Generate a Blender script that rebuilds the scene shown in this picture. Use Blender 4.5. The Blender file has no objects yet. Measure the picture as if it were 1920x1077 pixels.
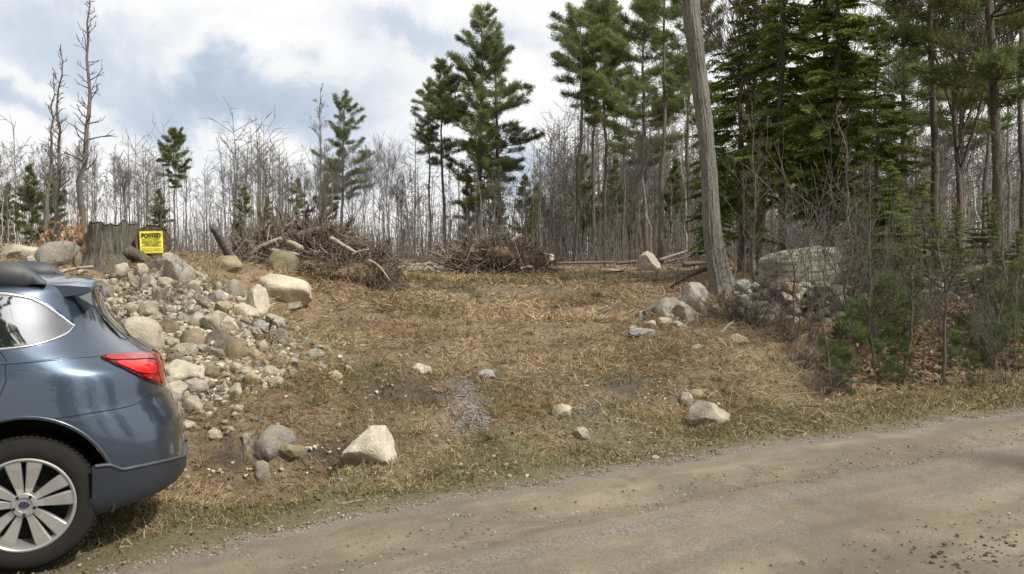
import bpy, bmesh, math, random
import numpy as np
from mathutils import Vector, Matrix, noise as mnoise
from mathutils.geometry import delaunay_2d_cdt

rng = np.random.default_rng(7)
random.seed(7)
PI = math.pi
sc = bpy.context.scene
COL = sc.collection

# ------------------------------------------------------------------ camera geometry
EYE = 1.65; F = 1600.0; HORIZ = 491.0
PITCH = math.atan((538.5 - HORIZ) / F)
CP, SP = math.cos(PITCH), math.sin(PITCH)
def ray(px, py):
    px = np.asarray(px, float); py = np.asarray(py, float)
    px, py = np.broadcast_arrays(px, py)
    cx = (px - 960) / F; cy = -(py - 538.5) / F
    return np.stack([cx, CP + cy * SP, -SP + cy * CP], -1)
def P(px, py, Y):
    d = ray(px, py)
    return np.array([0, 0, EYE]) + d * (np.asarray(Y, float) / d[..., 1])[..., None]
def proj(p):
    p = np.asarray(p, float) - np.array([0, 0, EYE])
    zf = p[..., 1] * CP - p[..., 2] * SP
    yu = p[..., 1] * SP + p[..., 2] * CP
    return 960 + F * p[..., 0] / zf, 538.5 - F * yu / zf

# ------------------------------------------------------------------ object helpers
def link(o):
    COL.objects.link(o); return o
def tag(o, label=None, cat=None, group=None, kind=None):
    if label: o['label'] = label
    if cat: o['category'] = cat
    if group: o['group'] = group
    if kind: o['kind'] = kind
    return o
def empty(name, loc=(0, 0, 0), rz=0.0):
    o = link(bpy.data.objects.new(name, None)); o.location = Vector(loc); o.rotation_euler[2] = rz
    o.empty_display_size = .2
    return o
def mesh_np(name, verts, faces, mats=(), midx=None, smooth=True, attrs=None):
    """faces: list of integer arrays (n,3) or (n,4)"""
    me = bpy.data.meshes.new(name)
    verts = np.ascontiguousarray(verts, dtype=np.float32)
    faces = [np.asarray(f, dtype=np.int32) for f in faces if len(f)]
    loops = np.concatenate([f.ravel() for f in faces])
    tot = np.concatenate([np.full(len(f), f.shape[1], np.int32) for f in faces])
    start = np.concatenate([[0], np.cumsum(tot)[:-1]]).astype(np.int32)
    me.vertices.add(len(verts)); me.vertices.foreach_set('co', verts.ravel())
    me.loops.add(len(loops)); me.loops.foreach_set('vertex_index', loops)
    me.polygons.add(len(tot)); me.polygons.foreach_set('loop_start', start)
    for m in mats: me.materials.append(m)
    if midx is not None: me.polygons.foreach_set('material_index', np.asarray(midx, np.int32))
    me.update(calc_edges=True)
    me.polygons.foreach_set('use_smooth', np.full(len(tot), bool(smooth)))
    if attrs:
        for k, v in attrs.items():
            a = me.attributes.new(k, 'FLOAT', 'POINT'); a.data.foreach_set('value', np.asarray(v, np.float32))
    me.update()
    return me
class MB:
    """collects pieces into ONE mesh"""
    def __init__(s): s.v = []; s.f = {}; s.n = 0; s.a = []; s.m = {}
    def add(s, v, faces, tint=0.5, mat=0):
        v = np.asarray(v, float).reshape(-1, 3)
        for f in (faces if isinstance(faces, list) else [faces]):
            f = np.asarray(f, int)
            if len(f) == 0: continue
            s.f.setdefault(f.shape[1], []).append(f + s.n)
            s.m.setdefault(f.shape[1], []).append(np.full(len(f), mat, int))
        s.v.append(v); s.n += len(v)
        s.a.append(np.broadcast_to(np.asarray(tint, float), (len(v),)))
    def mesh(s, name, mats, smooth=True):
        ks = sorted(s.f)
        return mesh_np(name, np.concatenate(s.v), [np.concatenate(s.f[k]) for k in ks], mats,
                       np.concatenate([np.concatenate(s.m[k]) for k in ks]), smooth, {'tint': np.concatenate(s.a)})
    def build(s, name, mats, parent=None, smooth=True):
        if not isinstance(mats, (list, tuple)): mats = [mats]
        o = link(bpy.data.objects.new(name, s.mesh(name, mats, smooth)))
        if parent is not None: o.parent = parent
        return o
def obj(name, me, parent=None):
    o = link(bpy.data.objects.new(name, me))
    if parent is not None: o.parent = parent
    return o
def dup(root, loc=None, rz=None, scale=None):
    r = root.copy(); COL.objects.link(r)
    for k in ('label', 'group', 'category', 'kind'):
        if k in root: r[k] = root[k]
    for ch in list(root.children):
        c = ch.copy(); COL.objects.link(c); c.parent = r
        for g in list(ch.children):
            d = g.copy(); COL.objects.link(d); d.parent = c
    return r

def nrm(v):
    return v / (np.linalg.norm(v, axis=-1, keepdims=True) + 1e-12)
def frames(t):
    ref = np.where(np.abs(t[..., 2:3]) > .9, np.array([1., 0, 0]), np.array([0, 0, 1.]))
    a = nrm(np.cross(t, ref)); b = np.cross(t, a)
    return a, b
def tube(mb, pts, rad, sides=8, tint=.5, mat=0, rough=0., cap=True):
    pts = np.asarray(pts, float); n = len(pts); rad = np.broadcast_to(np.asarray(rad, float), (n,))
    t = nrm(np.gradient(pts, axis=0)); tm = nrm(t.mean(0))
    ref = np.array([1., 0, 0]) if abs(tm[2]) > .7 else np.array([0, 0, 1.])
    a = nrm(np.cross(t, ref)); b = np.cross(t, a)
    th = np.arange(sides) * 2 * PI / sides
    rr = rad[:, None] * (1 + rough * rng.normal(size=(n, sides)))
    v = pts[:, None] + rr[..., None] * (a[:, None] * np.cos(th)[None, :, None] + b[:, None] * np.sin(th)[None, :, None])
    i = np.arange(n - 1)[:, None] * sides; j = np.arange(sides)[None]; j2 = (j + 1) % sides
    q = np.stack([i + j, i + j2, i + sides + j2, i + sides + j], -1).reshape(-1, 4)
    v = v.reshape(-1, 3)
    fs = [q]
    if cap:
        c0 = len(v); v = np.concatenate([v, pts[:1], pts[-1:]])
        jj = np.arange(sides); e = (n - 1) * sides
        fs.append(np.concatenate([np.stack([np.full(sides, c0), (jj + 1) % sides, jj], -1),
                                  np.stack([np.full(sides, c0 + 1), e + jj, e + (jj + 1) % sides], -1)]))
    mb.add(v, fs, tint, mat)
def prisms(mb, p0, p1, r0, r1, tint=.5, mat=0):
    """many thin 3-sided twigs at once"""
    p0 = np.asarray(p0, float); p1 = np.asarray(p1, float); n = len(p0)
    if n == 0: return
    t = nrm(p1 - p0); a, b = frames(t)
    th = np.array([0, 2 * PI / 3, 4 * PI / 3])
    off = a[:, None] * np.cos(th)[None, :, None] + b[:, None] * np.sin(th)[None, :, None]
    r0 = np.broadcast_to(r0, (n,)); r1 = np.broadcast_to(r1, (n,))
    v = np.concatenate([p0[:, None] + off * r0[:, None, None], p1[:, None] + off * r1[:, None, None]], 1)
    k = np.arange(n)[:, None] * 6
    q = np.concatenate([k + np.array([0, 1, 4, 3]), k + np.array([1, 2, 5, 4]), k + np.array([2, 0, 3, 5])])
    tt = np.repeat(np.broadcast_to(tint, (n,)), 6)
    mb.add(v.reshape(-1, 3), q, tt, mat)
def blades(mb, base, dirv, L, W, tint, droop=.3, mat=0):
    """bent blades: base(n,3), dirv(n,3) unit"""
    n = len(base); L = np.broadcast_to(L, (n,))[:, None]; W = np.broadcast_to(W, (n,))[:, None]
    side = rng.normal(size=(n, 3)); side = nrm(np.cross(dirv, side))
    mid = base + dirv * L * .55
    d2 = nrm(dirv + np.array([0, 0, -1.]) * droop + rng.normal(size=(n, 3)) * .12)
    tip = mid + d2 * L * .45
    v = np.stack([base - side * W * .5, base + side * W * .5, mid - side * W * .4, mid + side * W * .4, tip], 1)
    k = np.arange(n)[:, None] * 5
    mb.add(v.reshape(-1, 3), [k + np.array([0, 1, 3, 2]), k + np.array([2, 3, 4])], np.repeat(np.broadcast_to(tint, (n,)), 5), mat)
def needles(mb, base, dirv, L, W, tint):
    n = len(base); L = np.broadcast_to(L, (n,))[:, None]; W = np.broadcast_to(W, (n,))[:, None]
    side = nrm(np.cross(dirv, rng.normal(size=(n, 3))))
    v = np.stack([base - side * W * .25, base + dirv * L * .6 - side * W * .5, base + dirv * L, base + dirv * L * .55 + side * W * .5], 1)
    k = np.arange(n)[:, None] * 4
    mb.add(v.reshape(-1, 3), k + np.array([0, 1, 2, 3]), np.repeat(np.broadcast_to(tint, (n,)), 4))

# ------------------------------------------------------------------ numpy noise
def _h(ix, iy, s):
    n = (ix * 374761393 + iy * 668265263 + s * 974634821) & 0xFFFFFFFF
    n = ((n ^ (n >> 13)) * 1274126177) & 0xFFFFFFFF
    return ((n ^ (n >> 16)) & 0xFFFFFF) / float(0xFFFFFF)
def vnoise(x, y, s=0):
    x = np.asarray(x, float); y = np.asarray(y, float)
    ix = np.floor(x).astype(np.int64); iy = np.floor(y).astype(np.int64)
    fx = x - ix; fy = y - iy; fx = fx * fx * (3 - 2 * fx); fy = fy * fy * (3 - 2 * fy)
    return ((_h(ix, iy, s) * (1 - fx) + _h(ix + 1, iy, s) * fx) * (1 - fy) +
            (_h(ix, iy + 1, s) * (1 - fx) + _h(ix + 1, iy + 1, s) * fx) * fy)
def fbm(x, y, s=0, o=4):
    r = 0; a = 1; t = 0
    for k in range(o):
        r = r + a * vnoise(x * 2 ** k, y * 2 ** k, s + k); t += a; a *= .5
    return r / t
def sstep(a, b, x):
    t = np.clip((x - a) / (b - a), 0, 1); return t * t * (3 - 2 * t)

# ------------------------------------------------------------------ material helpers
class NT:
    def __init__(s, name, world=None):
        if world is None:
            s.m = bpy.data.materials.new(name); s.m.use_nodes = True; s.nt = s.m.node_tree
        else:
            s.m = world; s.nt = world.node_tree
        s.nt.nodes.clear()
    def n(s, typ, **kw):
        x = s.nt.nodes.new(typ)
        for k, v in kw.items():
            if k.startswith('_'): setattr(x, k[1:], v)
            else:
                key = k.replace('__', ' ')
                inp = x.inputs[int(key[1:])] if key[0] == 'i' and key[1:].isdigit() else x.inputs[key]
                s.set(inp, v)
        return x
    def set(s, inp, v):
        if isinstance(v, bpy.types.NodeSocket): s.nt.links.new(v, inp)
        elif isinstance(v, bpy.types.Node): s.nt.links.new(v.outputs[0], inp)
        elif isinstance(v, (tuple, list)) and len(v) == 3 and inp.type == 'RGBA': inp.default_value = (*v, 1)
        else: inp.default_value = v
    def noise(s, vec, scale, detail=4, rough=.6, dist=0, out='Fac'):
        x = s.n('ShaderNodeTexNoise', Vector=vec, Scale=scale, Detail=detail, Roughness=rough, Distortion=dist)
        return x.outputs[out]
    def ramp(s, fac, stops, interp='LINEAR'):
        x = s.n('ShaderNodeValToRGB', Fac=fac); cr = x.color_ramp; cr.interpolation = interp
        while len(cr.elements) < len(stops): cr.elements.new(.5)
        for e, (p, c) in zip(cr.elements, stops):
            e.position = p; e.color = (*c, 1) if not isinstance(c, (int, float)) else (c, c, c, 1)
        return x.outputs['Color']
    def mix(s, fac, a, b, mode='MIX'):
        x = s.n('ShaderNodeMix', _data_type='RGBA', _blend_type=mode)
        s.set(x.inputs[0], fac); s.set(x.inputs[6], a); s.set(x.inputs[7], b)
        return x.outputs[2]
    def math(s, op, a, b=0, clamp=False):
        x = s.n('ShaderNodeMath', _operation=op, _use_clamp=clamp); s.set(x.inputs[0], a); s.set(x.inputs[1], b)
        return x.outputs[0]
    def attr(s, name):
        return s.n('ShaderNodeAttribute', _attribute_name=name).outputs['Fac']
    def coord(s, kind='Object'):
        return s.n('ShaderNodeTexCoord').outputs[kind]
    def mapping(s, vec, scale=(1, 1, 1), rot=(0, 0, 0), loc=(0, 0, 0)):
        return s.n('ShaderNodeMapping', Vector=vec, Scale=scale, Rotation=rot, Location=loc).outputs[0]
    def bump(s, h, strength=.4, dist=.02):
        return s.n('ShaderNodeBump', Height=h, Strength=strength, Distance=dist).outputs[0]
    def out(s, col, rough=.8, bump=None, **kw):
        b = s.n('ShaderNodeBsdfPrincipled')
        s.set(b.inputs['Base Color'], col); s.set(b.inputs['Roughness'], rough)
        if bump is not None: s.set(b.inputs['Normal'], bump)
        for k, v in kw.items(): s.set(b.inputs[k.replace('__', ' ')], v)
        o = s.n('ShaderNodeOutputMaterial'); s.nt.links.new(b.outputs[0], o.inputs[0])
        return s.m
def simple(name, col, rough=.6, **kw):
    m = NT(name); v = m.coord()
    f = m.noise(v, 30, 3)
    c = m.mix(m.math('MULTIPLY', f, .35), col, tuple(x * .6 for x in col))
    return m.out(c, rough, **kw)
def rockmat(name, base, dark, lichen, amt=.35, crack=0):
    m = NT(name); v = m.coord(); ob = m.n('ShaderNodeObjectInfo').outputs['Random']
    vv = m.n('ShaderNodeVectorMath', _operation='ADD'); m.set(vv.inputs[0], v)
    cx = m.n('ShaderNodeCombineXYZ', X=m.math('MULTIPLY', ob, 37.), Y=m.math('MULTIPLY', ob, 91.)); m.set(vv.inputs[1], cx)
    v2 = vv.outputs[0]
    big = m.noise(v2, 2.2, 5, .62)
    fine = m.noise(v2, 24, 4, .7)
    c = m.mix(m.ramp(big, [(.34, 0), (.66, 1)]), base, dark)
    c = m.mix(m.ramp(m.noise(v2, 4.5, 6, .7), [(.52, 0), (.68, amt)]), c, lichen)
    c = m.mix(m.ramp(fine, [(.35, .35), (.6, 0)]), c, tuple(x * .35 for x in dark))
    if crack: c = m.mix(m.ramp(m.noise(m.mapping(v, (1.1, 1.1, 7.), (0, .12, 0)), 1.5, 3, .5), [(.455, 0), (.485, crack), (.50, crack), (.53, 0)]), c, (.05, .042, .034))
    hs = m.n('ShaderNodeHueSaturation', Color=c, Value=m.math('ADD', m.math('MULTIPLY', ob, .55), .72), Saturation=.95)
    b = m.bump(m.math('ADD', m.math('MULTIPLY', big, .8), m.math('MULTIPLY', fine, .35)), .75, .06)
    return m.out(hs, .88, b)
def barkmat(name, base, dark, sx=9, sz=1.2, moss=None, mossamt=.4, bumpd=.05):
    m = NT(name); v = m.coord()
    mv = m.mapping(v, (sx, sx, sz))
    r = m.noise(mv, 3.0, 5, .65, .4)
    c = m.mix(m.ramp(r, [(.36, 0), (.62, 1)]), dark, base)
    c = m.mix(m.ramp(m.noise(v, 1.3, 4), [(.4, 0), (.75, .45)]), c, tuple(x * 1.25 for x in base))
    if moss: c = m.mix(m.ramp(m.noise(v, 1.7, 5), [(.5, 0), (.65, mossamt)]), c, moss)
    return m.out(c, .92, m.bump(r, .8, bumpd))
def leafmat(name, stops, transl=.25, rough=.65):
    m = NT(name)
    c = m.ramp(m.attr('tint'), stops)
    b = m.n('ShaderNodeBsdfPrincipled'); m.set(b.inputs['Base Color'], c); m.set(b.inputs['Roughness'], rough)
    b.inputs['Specular IOR Level'].default_value = .25
    t = m.n('ShaderNodeBsdfTranslucent', Color=c)
    x = m.n('ShaderNodeMixShader', Fac=transl); m.set(x.inputs[1], b); m.set(x.inputs[2], t)
    o = m.n('ShaderNodeOutputMaterial'); m.nt.links.new(x.outputs[0], o.inputs[0])
    return m.m

M = {}
M['rock_cream'] = rockmat('rock_cream', (.47, .41, .31), (.29, .25, .18), (.52, .48, .40))
M['rock_ledge'] = rockmat('rock_ledge', (.36, .32, .24), (.24, .215, .165), (.43, .40, .33), .5, .85)
M['rock_grey'] = rockmat('rock_grey', (.37, .335, .27), (.20, .175, .135), (.46, .44, .37))
M['rock_tan'] = rockmat('rock_tan', (.38, .29, .17), (.20, .155, .09), (.40, .36, .26))
M['rock_dark'] = rockmat('rock_dark', (.19, .16, .125), (.085, .07, .055), (.34, .33, .27), .5)
M['rock_white'] = rockmat('rock_white', (.53, .47, .37), (.36, .31, .23), (.58, .54, .46))
M['rock_olive'] = rockmat('rock_olive', (.27, .225, .11), (.14, .12, .06), (.34, .30, .17))
M['rock_blue'] = rockmat('rock_blue', (.33, .33, .315), (.22, .22, .21), (.42, .42, .40))
M['bark_maple'] = barkmat('bark_maple', (.25, .23, .20), (.05, .043, .036), 30, 4., (.22, .22, .17), .4, .07)
M['bark_pine'] = barkmat('bark_pine', (.125, .10, .08), (.045, .036, .03), 6, 1.2, (.14, .14, .10), .3)
M['bark_grey'] = barkmat('bark_grey', (.19, .163, .14), (.075, .062, .052), 8, 1.0, (.19, .18, .135), .4)
M['bark_brown'] = barkmat('bark_brown', (.135, .112, .088), (.06, .05, .04), 8, 1.)
M['bark_birch'] = barkmat('bark_birch', (.50, .47, .42), (.20, .17, .15), 1.2, 5)
M['bark_dead'] = barkmat('bark_dead', (.15, .13, .115), (.06, .05, .045), 8, 1.)
M['bark_red'] = barkmat('bark_red', (.125, .094, .078), (.06, .046, .04), 8, 1.)
M['bark_stump'] = barkmat('bark_stump', (.165, .145, .115), (.030, .026, .021), 14, 1.3, (.10, .10, .045), .6, .08)
M['wood_pale'] = barkmat('wood_pale', (.33, .285, .225), (.17, .14, .105), 3, 3)
M['wood_cut'] = barkmat('wood_cut', (.15, .10, .065), (.065, .042, .028), 5, 5)
M['root'] = barkmat('root', (.15, .11, .078), (.055, .04, .028), 8, 2)
M['pine_needles'] = leafmat('pine_needles', [(0, (.06, .085, .03)), (.5, (.15, .18, .06)), (1, (.26, .29, .11))], .5)
M['hemlock_needles'] = leafmat('hemlock_needles', [(0, (.06, .09, .016)), (.5, (.17, .235, .036)), (1, (.31, .37, .075))], .6)
M['young_needles'] = leafmat('young_needles', [(0, (.045, .07, .018)), (.5, (.10, .145, .036)), (1, (.18, .235, .065))], .4)
M['twig_far'] = barkmat('twig_far', (.155, .14, .122), (.085, .075, .064), 3, 1)
M['dry_grass'] = leafmat('dry_grass', [(0, (.085, .058, .032)), (.3, (.21, .148, .08)), (.6, (.325, .24, .138)), (.85, (.42, .33, .20)), (1, (.5, .41, .27))], .2, .8)
M['rust_grass'] = leafmat('rust_grass', [(0, (.075, .048, .026)), (.5, (.22, .148, .078)), (1, (.36, .26, .15))], .2, .8)
M['moss'] = leafmat('moss', [(0, (.03, .032, .010)), (.5, (.075, .075, .02)), (1, (.14, .135, .04))], .2, .8)
M['green_grass'] = leafmat('green_grass', [(0, (.06, .07, .025)), (.5, (.125, .13, .05)), (1, (.25, .215, .11))], .25, .7)
M['leaf_litter'] = leafmat('leaf_litter', [(0, (.06, .04, .025)), (.5, (.17, .105, .06)), (.85, (.31, .215, .14)), (1, (.46, .36, .27))], .15, .7)
M['stick'] = leafmat('stick', [(0, (.045, .035, .027)), (.45, (.125, .10, .076)), (.75, (.23, .195, .155)), (1, (.42, .36, .28))], 0, .9)
M['rubble'] = leafmat('rubble', [(0, (.12, .10, .08)), (.4, (.30, .265, .21)), (1, (.50, .45, .36))], 0, .9)
M['gravel'] = leafmat('gravel', [(0, (.06, .052, .042)), (.5, (.18, .155, .12)), (.9, (.28, .25, .20)), (1, (.38, .35, .30))], 0, .9)
M['gravel_blue'] = leafmat('gravel_blue', [(0, (.06, .058, .054)), (.5, (.15, .148, .14)), (1, (.30, .295, .28))], 0, .9)
# ------------------------------------------------------------------ terrain
def roadedge_pts():
    pix = [(1920, 768), (1730, 795), (1540, 821), (1300, 856), (1130, 882), (960, 912), (800, 940), (620, 975), (440, 1012), (280, 1047), (160, 1080)]
    q = []
    for px, py in pix:
        d = ray(px, py); t = EYE / -d[2]; q.append((d[0] * t, d[1] * t))
    q = sorted(q)
    dx, dy = q[1][0] - q[0][0], q[1][1] - q[0][1]
    pre = [(-40, -14.5), (-20, -4.5), (-9, .7), (-5., 2.9), (-3.4, 3.8)]
    return np.array(pre + q + [(9, 11.3), (14, 13.9), (22, 17.9), (40, 27), (80, 47)])
RE = roadedge_pts()
def road_y(x): return np.interp(x, RE[:, 0], RE[:, 1])
def road_sd(x, y):
    """>0 beyond the far edge (verge), <0 on the road, about in metres"""
    return (y - road_y(x)) * .87
CPX = [  # px, py, depth
 (960,872,6.95),(960,820,7.5),(960,770,8.2),(960,700,9.5),(960,640,11.5),(960,580,15),(960,540,20),(960,515,28),(960,503,36),
 (800,900,6.55),(800,830,7.3),(800,760,8.2),(800,700,9.2),(800,640,11),(800,560,16),(800,520,26),(780,505,32),
 (600,930,6.1),(530,900,6.85),(440,905,6.85),(640,888,6.8),(510,838,7.25),(620,830,7.3),(560,770,7.9),(600,705,8.8),(640,640,10.2),(650,580,13),(700,540,17),(740,512,24),
 (345,800,7.2),(400,730,7.9),(300,650,8.6),(250,610,9.2),(450,635,9.2),(350,570,10),(480,575,10.8),(550,575,12.5),(200,530,10.6),(320,494,11.3),
 (215,505,11.3),(100,497,12),(30,485,13),(0,500,12),(420,505,13.),(520,550,12.6),(530,520,15),(600,545,15.5),(600,520,18),(440,500,16),
 (1100,880,7.15),(1100,820,7.75),(1100,740,8.9),(1100,660,11),(1160,600,13.3),(1120,545,18.5),(1270,592,13.2),(1350,548,14.5),(1380,640,11.2),(1480,655,11.2),
 (1300,705,9.8),(1200,765,8.6),(1330,785,8.5),(1430,770,8.9),(1250,850,7.55),(1450,808,8.1),(1520,748,9.4),(1540,772,8.6),(1700,752,9.3),(1900,722,10.6),
 (1700,695,11.5),(1700,640,13),(1700,590,15),(1850,665,13),(1600,625,13.2),(1480,605,13.4),(1590,605,14),(1700,575,16.3),(1900,575,17.5),(1500,545,15.6),(1580,540,16.5),
 (1200,507,30),(1280,522,24),(1250,548,18),(1400,512,22),(1000,507,32)]
CW = [(-2.5,4.6,.0),(-3.4,6.3,.02),(-5,4.6,0),(-6.5,3.2,0),(-7,5,0.02),(-8,2.5,0),(-5,6.8,.1),(-10,3.5,.1),(-4.6,8.2,.65),(-7,8,.5),(-10,11,1.3),(-20,10,1.2),(-20,4,.6),
 (0,0,0),(3,3,0),(6,6,0),(0,3,0),(-6,-2,0),(10,8,0),(20,14,0),(40,24,0),(-15,-6,0),(5,-8,0),(15,0,0),(30,5,0),(-30,-20,0),(60,20,.2),(60,-20,0),(0,-30,0),(-60,-40,0),(60,-40,0),
 (4.,9.9,-.04),(5.2,10.9,-.0),(6.6,12.1,.06),
 (-12,18,1.9),(-15,30,2.0),(-30,60,2.2),(0,60,1.5),(0,90,1.7),(12,30,1.5),(20,24,1.4),(30,40,1.6),(30,70,1.8),(-8,45,1.8),(-60,60,2.5),(60,60,2.),(-50,20,1.8),(50,35,1.5),(0,160,2.2),(-90,160,3),(90,160,3),(0,300,3),(-200,300,4),(200,300,4),(-200,0,1),(200,60,1.5),(200,-60,0)]
for px, py, Y in CPX:
    p = P(px, py, Y); CW.append(tuple(p))
for x, y in RE[2:-3]: CW.append((x, y, 0.0))
for x, y in RE[3:-3]: CW.append((x + .5, y - 1.2, 0.0))
CW = np.array(CW); _c2 = .35
def _k(A, B): return -np.sqrt(((A[:, None, :2] - B[None, :, :2]) ** 2).sum(-1) + _c2)
_n = len(CW)
_A = np.zeros((_n + 3, _n + 3)); _A[:_n, :_n] = _k(CW, CW) - np.eye(_n) * .02
_A[:_n, _n] = 1; _A[:_n, _n + 1:] = CW[:, :2]; _A[_n:, :_n] = _A[:_n, _n:].T
_w = np.linalg.solve(_A, np.concatenate([CW[:, 2], [0, 0, 0]]))
def H0(x, y):
    x = np.asarray(x, float); y = np.asarray(y, float); sh = x.shape
    q = np.stack([x.ravel(), y.ravel()], -1); r = np.empty(len(q))
    for i in range(0, len(q), 20000):
        c = q[i:i + 20000]
        r[i:i + 20000] = _k(c, CW) @ _w[:_n] + _w[_n] + c @ _w[_n + 1:]
    return r.reshape(sh)
def carmask(x, y):
    return np.exp(-(((x + 4.4) / 2.4) ** 2 + ((y - 4.6) / 1.5) ** 2) ** 2)
PITS = [(*P(415, 868, 6.85)[:2], .30, .26), (*P(540, 894, 6.75)[:2], .26, .2), (*P(640, 872, 6.9)[:2], .2, .2), (*P(770, 745, 8.3)[:2], .12, .25), (*P(1200, 735, 8.9)[:2], .15, .35), (*P(1535, 752, 9.35)[:2], .2, .4)]
def H(x, y):
    x = np.asarray(x, float); y = np.asarray(y, float)
    h = H0(x, y); sd = road_sd(x, y)
    onr = sstep(.75, -.1, sd)
    h = np.where(h > 0, h, h * .6) * (1 - onr)
    off = sstep(0., .8, sd) * (1 - carmask(x, y))
    h = h + off * ((fbm(x * 1.1, y * 1.1, 3, 3) - .5) * .24 + (fbm(x * 4.5, y * 4.5, 9, 3) - .5) * .12 * (1 - .7 * sstep(16, 26, y)))
    for qx, qy, dp, rr_ in PITS: h = h - dp * np.exp(-(((x - qx) / (rr_ * 1.5)) ** 2 + ((y - qy) / rr_) ** 2))
    far = sstep(30, 60, y); h = h + far * (fbm(x * .12, y * .12, 5, 3) - .5) * .9
    return h
def hit(px, py, ymin=4.0, ymax=60.):
    px = np.atleast_1d(np.asarray(px, float)); py = np.atleast_1d(np.asarray(py, float))
    d = ray(px, py); pg = None; pY = ymin; res = np.full(len(px), ymax); done = np.zeros(len(px), bool)
    Ys = ymin * (ymax / ymin) ** (np.arange(160) / 159)
    for Y in Ys:
        t = Y / d[:, 1]; x = d[:, 0] * t; z = EYE + d[:, 2] * t
        gap = z - H(x, np.full_like(x, Y)); below = (gap <= 0) & ~done
        res[below] = Y if pg is None else (pY + (Y - pY) * pg / np.maximum(pg - gap, 1e-6))[below]; done |= below; pg, pY = np.maximum(gap, 1e-5), Y
        if done.all(): break
    p = d * (res / d[:, 1])[:, None]; p[:, 2] += EYE
    p[:, 2] = H(p[:, 0], p[:, 1])
    return p
def gz(x, y): return float(H(np.array([x]), np.array([y]))[0])

# ground sheet
def warp(n, a, b, mid, k):
    u = np.linspace(-1, 1, n); s = np.sinh(u * k) / np.sinh(k)
    return np.where(s < 0, mid + s * (mid - a), mid + s * (b - mid))
gx = warp(560, -320, 320, 0, 6.2); gy = warp(680, -60, 420, 8.5, 5.6)
GX, GY = np.meshgrid(gx, gy)
GZ = H(GX, GY); SD = road_sd(GX, GY)
GZ = GZ - .035 * sstep(-.02, -.3, SD)
litter = sstep(-.3, .6, (GX - (3.0 + .55 * (GY - 9)) + (fbm(GX * 1.3, GY * 1.3, 21) - .5) * 2.)) * sstep(1.3, 2.1, SD + (fbm(GX * 2, GY * 2, 27) - .5) * .8)
litter = np.maximum(litter, sstep(34, 42, GY + (fbm(GX * .3, GY * .3, 22) - .5) * 8))
verge = sstep(1.7, .5, SD + (fbm(GX * 2, GY * 2, 23) - .5) * 1.2) * sstep(-.1, .1, SD)
pile = np.zeros_like(GX)
ppx, ppy = proj(np.stack([GX, GY, GZ], -1))
ok = (GY > 5) & (GY < 15)
pile = np.where(ok, np.exp(-(((GX + 4.4) / 1.55) ** 2 + ((GY - 9.2) / 1.9) ** 2) ** 2), 0)
def gauss(px, py, wx, wy): return np.where((GY > 4), np.exp(-((ppx - px) / wx) ** 2 - ((ppy - py) / wy) ** 2), 0)
soil = np.clip(gauss(420, 850, 75, 45) + gauss(600, 850, 60, 30) + gauss(760, 740, 110, 35) + gauss(1180, 725, 90, 30) + .9 * gauss(1290, 520, 90, 25) + .7 * gauss(1000, 545, 200, 14)  # dark soil, plus hollow shade and the field's tree shadow painted in
               + gauss(940, 715, 90, 30) * .8 + gauss(1530, 740, 70, 40) + gauss(1400, 600, 120, 30), 0, 1)
mossy = np.clip(gauss(1180, 700, 110, 45) + gauss(1020, 740, 120, 40) + .8 * gauss(680, 700, 90, 40) + gauss(1050, 525, 300, 14) * .7 + gauss(1400, 620, 60, 30), 0, 1)
stony = np.clip(gauss(885, 782, 42, 32) + .8 * gauss(1110, 760, 50, 26) + .5 * gauss(870, 740, 30, 25), 0, 1)
nx_, ny_ = len(gx), len(gy)
i = np.arange(ny_ - 1)[:, None] * nx_; j = np.arange(nx_ - 1)[None]
gq = np.stack([i + j, i + j + 1, i + nx_ + j + 1, i + nx_ + j], -1).reshape(-1, 4)
m = NT('ground'); v = m.coord()
n1 = m.noise(v, .9, 5, .6, .3); n2 = m.noise(v, 7, 5, .7); n3 = m.noise(v, 45, 4, .7); n4 = m.noise(v, 2.6, 4, .6)
c = m.mix(m.ramp(n1, [(.38, 0), (.62, 1)]), (.165, .12, .07), (.225, .172, .102))
c = m.mix(m.ramp(n4, [(.45, 0), (.62, .8)]), c, (.135, .085, .045))
c = m.mix(m.ramp(n2, [(.5, 0), (.72, .75)]), c, (.075, .052, .032))
c = m.mix(m.math('MULTIPLY', m.attr('mossy'), m.ramp(n2, [(.3, 0), (.55, .9)])), c, (.06, .058, .018))
c = m.mix(m.math('MULTIPLY', m.attr('soil'), m.ramp(n2, [(.3, .4), (.6, 1)])), c, (.05, .036, .025))  # soil colour, darkened further to stand in for shade
c = m.mix(m.math('MULTIPLY', m.attr('verge'), m.ramp(n2, [(.35, .7), (.6, 1)])), c, (.105, .098, .05))
c = m.mix(m.math('MULTIPLY', m.attr('litter'), m.ramp(n2, [(.25, .75), (.5, 1)])), c, m.ramp(n3, [(.3, (.055, .036, .022)), (.5, (.135, .08, .045)), (.66, (.24, .15, .09))]))
c = m.mix(m.math('MULTIPLY', m.attr('pile'), .9), c, m.ramp(n2, [(.35, (.075, .06, .042)), (.62, (.20, .165, .12))]))
c = m.mix(m.math('MULTIPLY', m.attr('stony'), .55), c, m.ramp(n3, [(.35, (.09, .09, .09)), (.65, (.22, .225, .23))]))
c = m.mix(m.math('MULTIPLY', m.ramp(n3, [(.3, 1), (.55, 0)]), .6), c, (.05, .035, .02))
ground_m = m.out(c, .95, m.bump(m.math('ADD', m.math('MULTIPLY', n2, .6), m.math('MULTIPLY', n3, .35)), .8, .05))
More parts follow.
